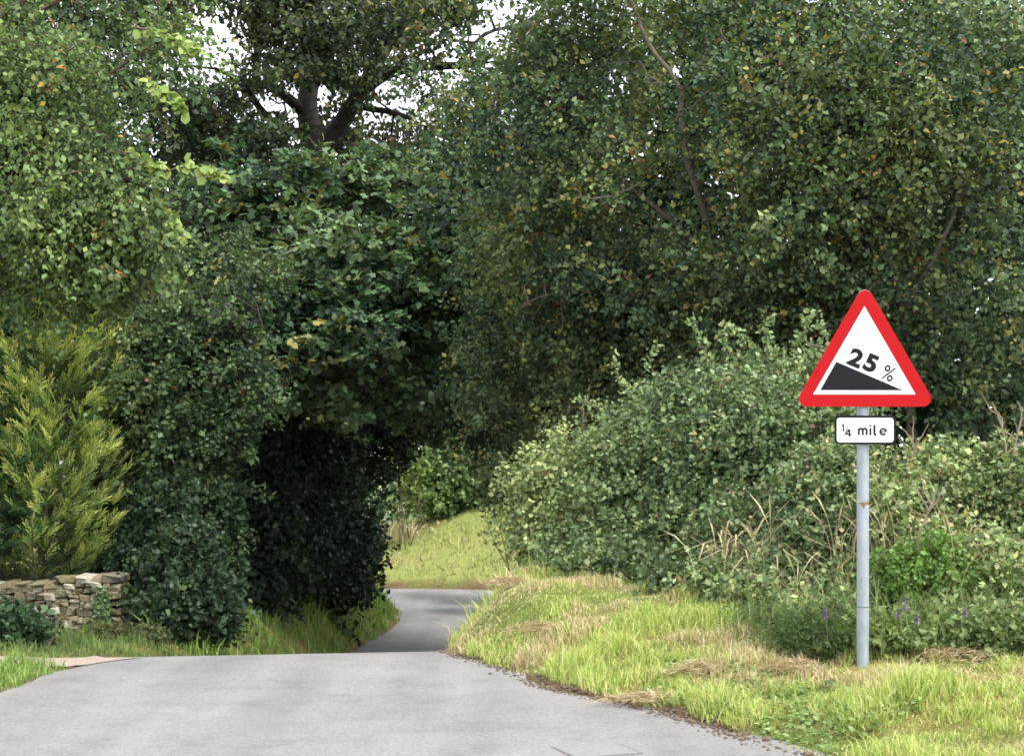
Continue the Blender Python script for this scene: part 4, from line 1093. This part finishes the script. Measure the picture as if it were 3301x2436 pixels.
# heaps of cut dry grass on the verge
def hay(label, px, py, y, r, h, seed):
    rng = np.random.default_rng(seed)
    c = PX(px, py, y); base = np.array([c[0], c[1], gz(c[0], c[1])])
    n = 900
    a = rng.uniform(0, 6.283, n); q = rng.random(n) ** .6 * 1.5 * (1 + .3 * np.sin(a * 2 + seed) + .2 * np.sin(a * 5 + seed * 2))
    P = np.stack([np.cos(a) * q * r, np.sin(a) * q * r * .7, .03 + h * np.clip(1 - q ** 2 / 2, 0, 1) * rng.random(n) ** .4], 1)
    A = rdir(rng, n) * [1, 1, .35]; N = rdir(rng, n) + [0, 0, .8]
    cl = np.clip(palette(rng, n, [(.52, .40, .24), (.46, .33, .19), (.58, .47, .29), (.34, .24, .14), (.26, .18, .10)], np.ones(5)) * (1 + .2 * rng.normal(size=(n, 1))), .02, .7)
    T = (STRIP[0] * [1, .45, 1], STRIP[1])
    V, Fq, Cc = leaf_mesh(P, A, N, rng.uniform(.03, .075, n), T, cl)
    link('hay_clump', mesh_np('hay_clump', V, Fq, Cc), M_grass, label=label, cat='hay', loc=base, group='clumps of dry mown grass on the right verge')
hay('largest clump of dry brown mown grass on the right verge', 1535, 1485, 8.55, .15, .085, 901)
hay('straw coloured grass clump just left of the sign post base', 1740, 1490, 8.5, .13, .07, 902)
hay('flat straw clump at the hedge foot right of the post', 2100, 1488, 8.45, .22, .05, 903)
hay('dry grass clump on the crest of the right bank', 1110, 1300, 11.4, .14, .06, 904)
hay('brown dry grass clump on the bank top below the big bush', 1170, 1265, 11.9, .14, .06, 905)
hay('dry grass clump above the bare soil edge of the crest', 1180, 1400, 10.0, .16, .05, 906)
hay('low dry grass clump near the asphalt edge', 1420, 1540, 8.1, .16, .04, 907)

# ================================================================== dry stone wall
M_stone = None
def stone_mat():
    m, nt, out = new_mat('field_stone')
    oi = node(nt, 'ShaderNodeObjectInfo')
    rp = ramp(nt, [(0.0, (0.10, 0.085, 0.055)), (1.0, (0.34, 0.32, 0.26)), (0.2, (0.16, 0.135, 0.085)), (0.4, (0.20, 0.18, 0.11)), (0.55, (0.14, 0.13, 0.11)), (0.7, (0.23, 0.21, 0.13)), (0.85, (0.19, 0.15, 0.11)), (0.95, (0.42, 0.40, 0.35))])
    nt.links.new(oi.outputs['Random'], rp.inputs['Fac'])
    geo = node(nt, 'ShaderNodeNewGeometry')
    nz = node(nt, 'ShaderNodeTexNoise', Scale=22.0, Detail=6.0, Roughness=0.7)
    nt.links.new(geo.outputs['Position'], nz.inputs['Vector'])
    r2 = ramp(nt, [(0.3, (0.6, 0.58, 0.52)), (0.7, (1.4, 1.4, 1.3))])
    nt.links.new(nz.outputs['Fac'], r2.inputs['Fac'])
    a = node(nt, 'ShaderNodeMixRGB', blend_type='MULTIPLY', Fac=1.0)
    nt.links.new(rp.outputs[0], a.inputs['Color1']); nt.links.new(r2.outputs[0], a.inputs['Color2'])
    p = node(nt, 'ShaderNodeBsdfPrincipled', Roughness=0.9)
    p.inputs['Specular IOR Level'].default_value = 0.2
    nt.links.new(a.outputs[0], p.inputs['Base Color'])
    bp = node(nt, 'ShaderNodeBump', Strength=0.6, Distance=0.012)
    nt.links.new(nz.outputs['Fac'], bp.inputs['Height']); nt.links.new(bp.outputs[0], p.inputs['Normal'])
    nt.links.new(p.outputs[0], out.inputs['Surface'])
    return m
M_stone = stone_mat()
M_core = simple_mat('wall_core_earth', [(0.3, (0.02, 0.017, 0.012)), (0.7, (0.05, 0.042, 0.03))], 20, 0.95, 0.5)
def stone_variants(k=14):
    rng = np.random.default_rng(77)
    out = []
    for i in range(k):
        bm = bmesh.new()
        bmesh.ops.create_cube(bm, size=1.0)
        for v in bm.verts:
            v.co += Vector(rng.normal(size=3) * [.10, .07, .10])
        bmesh.ops.bevel(bm, geom=bm.edges[:], offset=.13, segments=1, affect='EDGES', clamp_overlap=True)
        for v in bm.verts:
            v.co += Vector(rng.normal(size=3) * .025)
        bmesh.ops.triangulate(bm, faces=bm.faces[:])
        me = bpy.data.meshes.new('stone'); bm.to_mesh(me); bm.free()
        me.materials.append(M_stone)
        out.append(me)
    return out
STONES = stone_variants()
def stone_wall():
    rng = np.random.default_rng(78)
    Y = 18.0
    xe = (263 - CX) / F * Y
    x0 = xe - 1.95
    zb = gz(xe - .5, Y) - .12
    base = np.array([(x0 + xe) / 2, Y, zb])
    t = thing('dry_stone_wall', 'low dry stone wall of brown field stones by the track', 'wall', base)
    def top(x):
        px = CX + x / Y * F
        return EYE + (HY - np.interp(px, [-200, 0, 110, 135, 245, 263], [1274, 1272, 1272, 1259, 1257, 1262])) / F * Y
    # dark core
    xs = np.linspace(x0 + .05, xe - .06, 20)
    V = []
    for x in xs:
        for yy in (.09, .36):
            for z in (0, 1):
                V.append((x - base[0], yy, (top(x) - .09 - zb) * z - (1 - z) * .05))
    V = np.array(V); k = np.arange(19) * 4
    Q = np.concatenate([np.stack([k + a, k + b_, k + 4 + b_, k + 4 + a], 1) for a, b_ in ((0, 1), (1, 3), (3, 2), (2, 0))])
    Q = np.concatenate([Q, [[0, 2, 3, 1]], [[76, 77, 79, 78]]])
    link('core', mesh_np('wall_core', V, Q), M_core, t)
    def put(x, y, z, sx, sy, sz, rot=.06):
        o = link('stone', STONES[rng.integers(len(STONES))], None, t)
        o.location = (x - base[0], y, z - zb)
        o.scale = (sx, sy, sz)
        o.rotation_euler = tuple(rng.normal(size=3) * rot)
    z = zb
    n = 0
    ztop_min = top(x0)
    cop = .10
    while z < top(xe - .1) - cop + .02:
        ch = rng.uniform(.05, .10)
        x = x0 + rng.uniform(-.03, .03)
        while x < xe - .02:
            w = rng.uniform(.06, .17) if rng.random() < .75 else rng.uniform(.04, .07)
            if x + w > xe - .04: w = xe - x
            zc = z + ch / 2 + .018 * math.sin(x * 7 + z * 9)
            if zc + ch / 2 < top(x + w / 2) - cop + .05 and w > .03:
                if rng.random() < .18 and w > .08 and ch > .065:
                    put(x + w / 2, .05 + rng.uniform(-.02, .02), zc - ch * .25, w * 1.03, .16, ch * .55); n += 1
                    put(x + w / 2, .05 + rng.uniform(-.02, .02), zc + ch * .27, w * 1.0, .16, ch * .5); n += 1
                else:
                    put(x + w / 2, .05 + rng.uniform(-.025, .025), zc, w * 1.04, .17, ch * rng.uniform(.95, 1.2)); n += 1
            x += w
        # the wall's free end
        if z < top(xe - .1) - cop - .04:
            put(xe - .04, .26, z + ch / 2, .13, .22, ch * 1.05); n += 1
        z += ch
    # coping
    x = x0
    while x < xe:
        w = rng.uniform(.10, .24)
        if x + w > xe: w = xe - x + .01
        if w > .04:
            put(x + w / 2, .2, top(x + w / 2) - cop / 2 + .005, w * 1.04, .46, cop * rng.uniform(.9, 1.15), .04); n += 1
        x += w
stone_wall()
# ivy strand on the wall
rng = np.random.default_rng(79)
ib = PX(228, 1392, 17.88)
P = np.concatenate([spline([PX(x, y, 17.86) for x, y in a], 40) for a in ([(232, 1395), (228, 1350), (222, 1320), (214, 1290)], [(238, 1395), (240, 1350), (236, 1310), (226, 1285)], [(222, 1385), (215, 1350), (210, 1310)])])
P = np.repeat(P, 3, 0) + rng.normal(size=(360, 3)) * [.025, .015, .025]
ivt = thing('ivy', 'small green ivy climbing the free end of the stone wall', 'ivy', ib)
g = Geo()
for a in ([(232, 1398), (228, 1350), (222, 1320), (214, 1290)], [(238, 1398), (240, 1350), (236, 1310), (226, 1285)]):
    g.tube(spline([PX(x, y, 17.9) for x, y in a], 12) - ib, .006, 4)
link('stems', g.mesh('ivy_stems'), M_brownbark, ivt)
V, Fq, Cc = leaf_mesh(P - ib, rdir(rng, 360) + [0, -.2, -.3], np.array([0, -1., .3]) + rdir(rng, 360) * .4, rng.uniform(.03, .06, 360), OVATE, palette(rng, 360, [(.07, .14, .03), (.10, .18, .04), (.05, .10, .03)], [1, 1, 1]))
link('foliage', mesh_np('ivy_leaves', V, Fq, Cc), M_glossleaf, ivt)

# old board fence behind the wall
M_board = simple_mat('weathered_board', [(0.3, (0.035, 0.028, 0.022)), (0.7, (0.09, 0.075, 0.06))], 12, 0.9, 0.5)
fb = base_at(0, 19.0)
fence = thing('board_fence', 'old dark board fence behind the stone wall', 'fence', fb)
def box_mesh(name, sx, sy, sz, bev=.006):
    bm = bmesh.new(); bmesh.ops.create_cube(bm, size=1.0)
    for v in bm.verts: v.co = Vector((v.co.x * sx, v.co.y * sy, v.co.z * sz))
    if bev: bmesh.ops.bevel(bm, geom=bm.edges[:], offset=bev, segments=1, affect='EDGES')
    me = bpy.data.meshes.new(name); bm.to_mesh(me); bm.free()
    return me
rng = np.random.default_rng(80)
for k in range(9):
    bx = -.62 + k * .105
    h = 1.0 + rng.uniform(-.05, .05)
    o = link('board', box_mesh('board', .092, .02, h), M_board, fence)
    o.location = (bx, rng.uniform(-.004, .004), h / 2 - .1); o.rotation_euler = (0, rng.normal() * .02, 0)
for z in (.25, .72):
    o = link('rail', box_mesh('rail', 1.1, .04, .08), M_board, fence); o.location = (-.2, .035, z)

# ================================================================== the sign
D_S = 8.51
px2m = D_S / F
sx0 = (1886.5 - CX) / F * D_S
zb = gz(sx0, D_S)
sign = thing('warning_sign', 'red bordered triangular steep hill warning sign on grey post', 'road sign', np.array([sx0, D_S, zb]))
def plain(name, colr, rough=.4, spec=.5, metallic=0.0, var=.06, sc=12):
    a = tuple(c * (1 - var) for c in colr); b_ = tuple(min(1, c * (1 + var)) for c in colr)
    return simple_mat(name, [(.3, a), (.7, b_)], sc, rough, 0.04, 40, metallic, spec=spec, dist=.002)
M_red = plain('sign_red', (.37, .007, .010), .6, .1)
M_white = plain('sign_white', (.84, .85, .86), .4, var=.02)
M_black = plain('sign_black', (.008, .0085, .011), .6, .15)
M_alu = plain('sign_back', (.35, .36, .37), .5, metallic=.6)
def galv():
    m, nt, out = new_mat('galvanised_steel')
    tc = node(nt, 'ShaderNodeTexCoord')
    vo = node(nt, 'ShaderNodeTexNoise', Scale=18.0, Detail=6.0, Roughness=.7)
    mp = node(nt, 'ShaderNodeMapping'); mp.inputs['Scale'].default_value = (1, 1, .35)
    nt.links.new(tc.outputs['Object'], mp.inputs['Vector']); nt.links.new(mp.outputs[0], vo.inputs['Vector'])
    r = ramp(nt, [(.3, (.23, .26, .29)), (.7, (.36, .40, .44))])
    nt.links.new(vo.outputs['Fac'], r.inputs['Fac'])
    p = node(nt, 'ShaderNodeBsdfPrincipled', Roughness=.55, Metallic=.25)
    nt.links.new(r.outputs[0], p.inputs['Base Color'])
    nt.links.new(p.outputs[0], out.inputs['Surface'])
    return m
M_galv = galv()
M_rust = simple_mat('rust', [(.35, (.16, .07, .035)), (.65, (.30, .18, .10))], 60, .9, .3)

def Z_at(py):            # height above the post foot for a picture row at the sign's distance
    return EYE + (HY - py) / F * D_S - zb
post_top = Z_at(655)
pr = 13.2 * px2m
g = Geo()
zs = np.linspace(-.25, post_top, 12)
g.tube(np.column_stack([0 * zs, 0 * zs, zs]), pr, 32)
post = link('post', g.mesh('post'), M_galv, sign)
g = Geo(); g.tube(np.array([(0, 0, post_top - .01), (0, 0, post_top + .004), (0, 0, post_top + .008)]), np.array([pr * 1.06, pr * 1.06, .002]), 24)
link('cap', g.mesh('post_cap'), M_alu, post)
g = Geo(); zj = Z_at(1326); g.tube(np.array([(0, 0, zj - .0018), (0, 0, zj + .0018)]), pr + .0008, 28)
link('joint_ring', g.mesh('joint_ring'), M_black, post)
# rust stain: a thin patch hugging the tube
def patch_on_tube(rows, name):
    V, Q, k = [], [], 0
    for z, a0, a1 in rows:
        for a in np.linspace(a0, a1, 9):
            V.append((math.cos(a) * (pr + .0008), math.sin(a) * (pr + .0008), z))
    for r_ in range(len(rows) - 1):
        for c in range(8):
            Q.append((r_ * 9 + c, r_ * 9 + c + 1, (r_ + 1) * 9 + c + 1, (r_ + 1) * 9 + c))
    return mesh_np(name, np.array(V), np.array(Q))
zc = Z_at(1100)
link('rust_stain', patch_on_tube([(zc - .030, -1.75, -1.60), (zc - .012, -1.85, -1.45), (zc - .006, -2.2, -.35), (zc + .006, -2.4, -.3), (zc + .016, -1.5, -.4)], 'rust_stain'), M_rust, post)

PLY = -pr - .016          # front face of the plates, towards the camera
def extrude_poly(name, pts, y_front, thick):
    """2-D outline (x, z) facing the camera"""
    bm = bmesh.new()
    f = [bm.verts.new((x, y_front, z)) for x, z in pts]
    b_ = [bm.verts.new((x, y_front + thick, z)) for x, z in pts]
    bm.faces.new(f); bm.faces.new(b_[::-1])
    n = len(pts)
    for i in range(n):
        bm.faces.new((f[i], b_[i], b_[(i + 1) % n], f[(i + 1) % n]))
    bmesh.ops.recalc_face_normals(bm, faces=bm.faces[:])
    me = bpy.data.meshes.new(name); bm.to_mesh(me); bm.free()
    return me
def rounded(pts, r, seg=8):
    out = []
    n = len(pts)
    for i in range(n):
        p0, p1, p2 = (np.array(pts[(i + k - 1) % n], float) for k in range(3))
        a, b_ = unit(p0 - p1), unit(p2 - p1)
        ang = math.acos(np.clip(a @ b_, -1, 1))
        dd = r / math.tan(ang / 2)
        c = p1 + unit(a + b_) * (r / math.sin(ang / 2))
        s, e = p1 + a * dd, p1 + b_ * dd
        a0 = math.atan2(*(s - c)[::-1]); a1 = math.atan2(*(e - c)[::-1])
        da = (a1 - a0 + math.pi) % (2 * math.pi) - math.pi
        for k in range(seg + 1):
            out.append(tuple(c + r * np.array([math.cos(a0 + da * k / seg), math.sin(a0 + da * k / seg)])))
    return out
# coordinates read in the enlarged picture of the sign: 2500..3080 source px -> 1652 px
ZS = (580 / 1652) * (2239 / 3301)
def S(zx, zy):
    px = 2500 * 2239 / 3301 + zx * ZS; py = 900 * 2239 / 3301 + zy * ZS
    return ((px - 1886.5) * px2m, Z_at(py))
outer = rounded([S(803, 37), S(146, 1172), S(1460, 1172)], .046)
plate = link('triangle_plate', extrude_poly('triangle_plate', outer, PLY, .003), M_red, sign)
link('plate_back', extrude_poly('plate_back', [(x * .97, z + .003) for x, z in outer], PLY + .0035, .002), M_alu, plate)
link('white_panel', extrude_poly('white_panel', [S(797, 258), S(330, 1060), S(1262, 1060)], PLY - .0012, .001), M_white, plate)
link('black_slope', extrude_poly('black_slope', [S(540, 762), S(392, 1022), S(1150, 1023)], PLY - .0024, .001), M_black, plate)

def text(name, body, cx, cy, height_m, rot, mat, parent, y, off=0.0, xs=1.0, space=1.0):
    cu = bpy.data.curves.new(name, 'FONT')
    cu.body = body; cu.align_x = 'CENTER'; cu.align_y = 'CENTER'
    cu.size = 1.0; cu.offset = off; cu.extrude = .0; cu.space_character = space
    cu.resolution_u = 8
    tmp = bpy.data.objects.new('tmp_text', cu); COL.objects.link(tmp)
    bpy.context.view_layer.update()
    me = bpy.data.meshes.new_from_object(tmp.evaluated_get(bpy.context.evaluated_depsgraph_get()))
    bpy.data.objects.remove(tmp); bpy.data.curves.remove(cu)
    co = np.array([v.co[:] for v in me.vertices])
    mn, mx_ = co.min(0), co.max(0)
    c = (mn + mx_) / 2
    k = height_m / (mx_[1] - mn[1])
    co = (co - c) * k
    co[:, 0] *= xs
    ca, sa = math.cos(rot), math.sin(rot)
    X = co[:, 0] * ca - co[:, 1] * sa; Zc = co[:, 0] * sa + co[:, 1] * ca
    px_, pz_ = S(cx, cy)
    for v, x, z in zip(me.vertices, X, Zc):
        v.co = (px_ + x, y, pz_ + z)
    me.name = name
    bm = bmesh.new(); bm.from_mesh(me)
    for f in bm.faces:
        if f.normal.y > 0: f.normal_flip()
    bm.to_mesh(me); bm.free()
    return link(name, me, mat, parent)
zpm = ZS * px2m           # metres per enlarged pixel
text('digit', '2', 718, 727, 168 * zpm, -math.radians(23.4), M_black, plate, PLY - .0026, .05, 1.16)
text('digit', '5', 856, 775, 168 * zpm, -math.radians(23.4), M_black, plate, PLY - .0026, .05, 1.16)
text('percent_mark', '%', 1018, 868, 138 * zpm, -math.radians(23.4), M_black, plate, PLY - .0026, .012, .88)
# distance plate
rect = [S(523, 1252), S(523, 1516), S(1085, 1516), S(1085, 1252)]
dp = link('distance_plate', extrude_poly('distance_plate', rounded(rect, 44 * zpm), PLY, .003), M_black, sign)
rect2 = [S(545, 1276), S(545, 1496), S(1062, 1496), S(1062, 1276)]
link('white_panel', extrude_poly('white_panel', rounded(rect2, 26 * zpm), PLY - .0012, .001), M_white, dp)
link('plate_back', extrude_poly('plate_back', rounded([(x * .96, z) for x, z in rect], 40 * zpm), PLY + .0035, .002), M_alu, dp)
yT = PLY - .0026
def strokes(name, lines, mat, parent, y0):
    V, Q, n = [], [], 0
    for li, (pts, wd) in enumerate(lines):
        P = np.array([S(*p) for p in pts]); T = unit(np.gradient(P, axis=0))
        # mitre the joins
        Nn = np.stack([-T[:, 1], T[:, 0]], 1)
        seg = unit(np.diff(P, axis=0))
        k = np.ones(len(P))
        for q in range(1, len(P) - 1):
            b2 = unit(seg[q - 1] + seg[q]); Nn[q] = (-b2[1], b2[0]); k[q] = min(1.6, 1 / max(.5, float(b2 @ seg[q])))
        Nn[0] = (-seg[0][1], seg[0][0]); Nn[-1] = (-seg[-1][1], seg[-1][0])
        h = wd * zpm * .5
        y = y0 - .00015 * li
        for p, m_, kk in zip(P, Nn, k):
            a, c = p + m_ * h * kk, p - m_ * h * kk
            V += [(a[0], y, a[1]), (c[0], y, c[1])]
        for q in range(len(P) - 1):
            Q.append((n + 2 * q, n + 2 * q + 2, n + 2 * q + 3, n + 2 * q + 1))
        n += 2 * len(P)
    return link(name, mesh_np(name, np.array(V), np.array(Q)), mat, parent)
def arc(cx, cy, rx, ry, a0, a1, n=14):
    return [(cx + rx * math.cos(a), cy - ry * math.sin(a)) for a in np.linspace(math.radians(a0), math.radians(a1), n)]
W_ = 20
strokes('lettering', [([(745, 1368), (745, 1433)], W_), (arc(763, 1390, 18, 18, 175, 0) + [(781, 1433)], W_), (arc(799, 1390, 18, 18, 175, 0) + [(817, 1433)], W_),
                      ([(851, 1368), (851, 1433)], W_), ([(851, 1338), (851, 1353)], W_ + 2),
                      ([(888, 1336), (888, 1408)] + arc(902, 1414, 14, 15, 180, 285, 8), W_),
                      ([(940, 1400), (995, 1400)], 11), (arc(968, 1400, 28, 26, 0, 318, 26), 18)], M_black, dp, yT)
strokes('fraction', [([(590, 1348), (604, 1336), (605, 1398)], 17), ([(612, 1436), (646, 1350)], 8), ([(654, 1378), (630, 1424), (680, 1424)], 14), ([(660, 1376), (660, 1446)], 16)], M_black, dp, yT)
# clamps that hold both plates to the post
for z in (Z_at(860), Z_at(760), Z_at(940)):
    g = Geo()
    a = np.linspace(0, 2 * math.pi, 25)
    ring = np.array([(math.cos(q) * (pr + .003), math.sin(q) * (pr + .003), z) for q in a])
    g.tube(ring, .006, 6)
    link('clamp', g.mesh('clamp'), M_alu, sign)
    o = link('bracket', box_mesh('bracket', .06, .014, .03, .002), M_alu, sign); o.location = (0, -pr - .004, z)

# patched cover in the road surface
M_conc = simple_mat('cover_concrete', [(.3, (.17, .167, .17)), (.7, (.22, .216, .22))], 30, .9, .3)
M_gap = simple_mat('cover_joint', [(.3, (.10, .099, .1)), (.7, (.14, .138, .138))], 30, .95, .2)
cy = 6.82; c0 = np.array([(1300 - CX) / F * 7.0, 6.86])
cov = thing('access_cover', 'square pale access cover set flush in the asphalt', 'cover', (c0[0], c0[1], float(zr(7.0))))
fr = link('frame', box_mesh('frame', .34, .30, .012, .001), M_gap, cov); fr.location = (0, 0, .001); fr.rotation_euler = (0, 0, .35)
ld = link('lid', box_mesh('lid', .315, .275, .014, .002), M_conc, cov); ld.location = (0, 0, .0015); ld.rotation_euler = (0, 0, .35)

# low broad leaved weeds in the grass near the asphalt
rng = np.random.default_rng(981)
P2 = np.stack([rng.uniform(.2, 3.2, 60000), rng.uniform(6.4, 9.2, 60000)], 1)
z2, d2, r2 = land(P2)
okw = r2 & (d2 > .08) & (d2 < .9) & (wavenoise(982, 3.5)(P2) + .7 * wavenoise(983, 11)(P2) > -.3 + d2 * 1.6)
okw &= rng.random(len(P2)) < .22
P2, z2 = P2[okw], z2[okw]
n = len(P2)
V, Fq, Cc = leaf_mesh(np.column_stack([P2, z2 + rng.uniform(.01, .055, n)]), rdir(rng, n) * [1, 1, .35] + [0, 0, .25], rdir(rng, n) * .5 + [0, -.1, 1], rng.uniform(.018, .042, n), OVATE,
                      np.clip(palette(rng, n, [(.13, .22, .055), (.17, .27, .07), (.10, .17, .05), (.24, .30, .09)], [3, 3, 2, 1]) * (1 + .2 * rng.normal(size=(n, 1))), .02, .5))
link('verge_weeds', mesh_np('verge_weeds', V, Fq, Cc), M_grass, label='low broad leaved weeds in the verge beside the asphalt', cat='weeds', kind='stuff')

# loose stones and crumbs of soil along the asphalt edge
M_crumb = simple_mat('soil_crumb', [(.3, (.06, .042, .028)), (.7, (.18, .13, .085))], 30, .95, .3)
rng = np.random.default_rng(990)
E = R_EDGE[(R_EDGE[:, 1] > 6) & (R_EDGE[:, 1] < 12)]
n = 1500
ti = rng.uniform(0, len(E) - 1, n)
P2 = np.stack([np.interp(ti, np.arange(len(E)), E[:, k]) for k in range(2)], 1) + rng.normal(size=(n, 2)) * [.045, .045]
z2 = np.maximum(land(P2)[0], zr(P2[:, 1], P2[:, 0]) + .004)
oct_v = np.array([(1, 0, 0), (-1, 0, 0), (0, 1, 0), (0, -1, 0), (0, 0, .8), (0, 0, -.6)]); oct_f = np.array([(0, 2, 4), (2, 1, 4), (1, 3, 4), (3, 0, 4), (2, 0, 5), (1, 2, 5), (3, 1, 5), (0, 3, 5)])
sz = rng.gamma(2.0, .0032, n)[:, None, None]
V = np.column_stack([P2, z2 + .002])[:, None] + oct_v[None] * sz * (1 + .3 * rng.normal(size=(n, 6, 1)))
Fq = (np.arange(n) * 6)[:, None, None] + oct_f[None]
link('edge_grit', mesh_np('edge_grit', V.reshape(-1, 3), Fq.reshape(-1, 3)), M_crumb, label='brown grit and soil crumbs along the asphalt edge', cat='grit', kind='stuff')
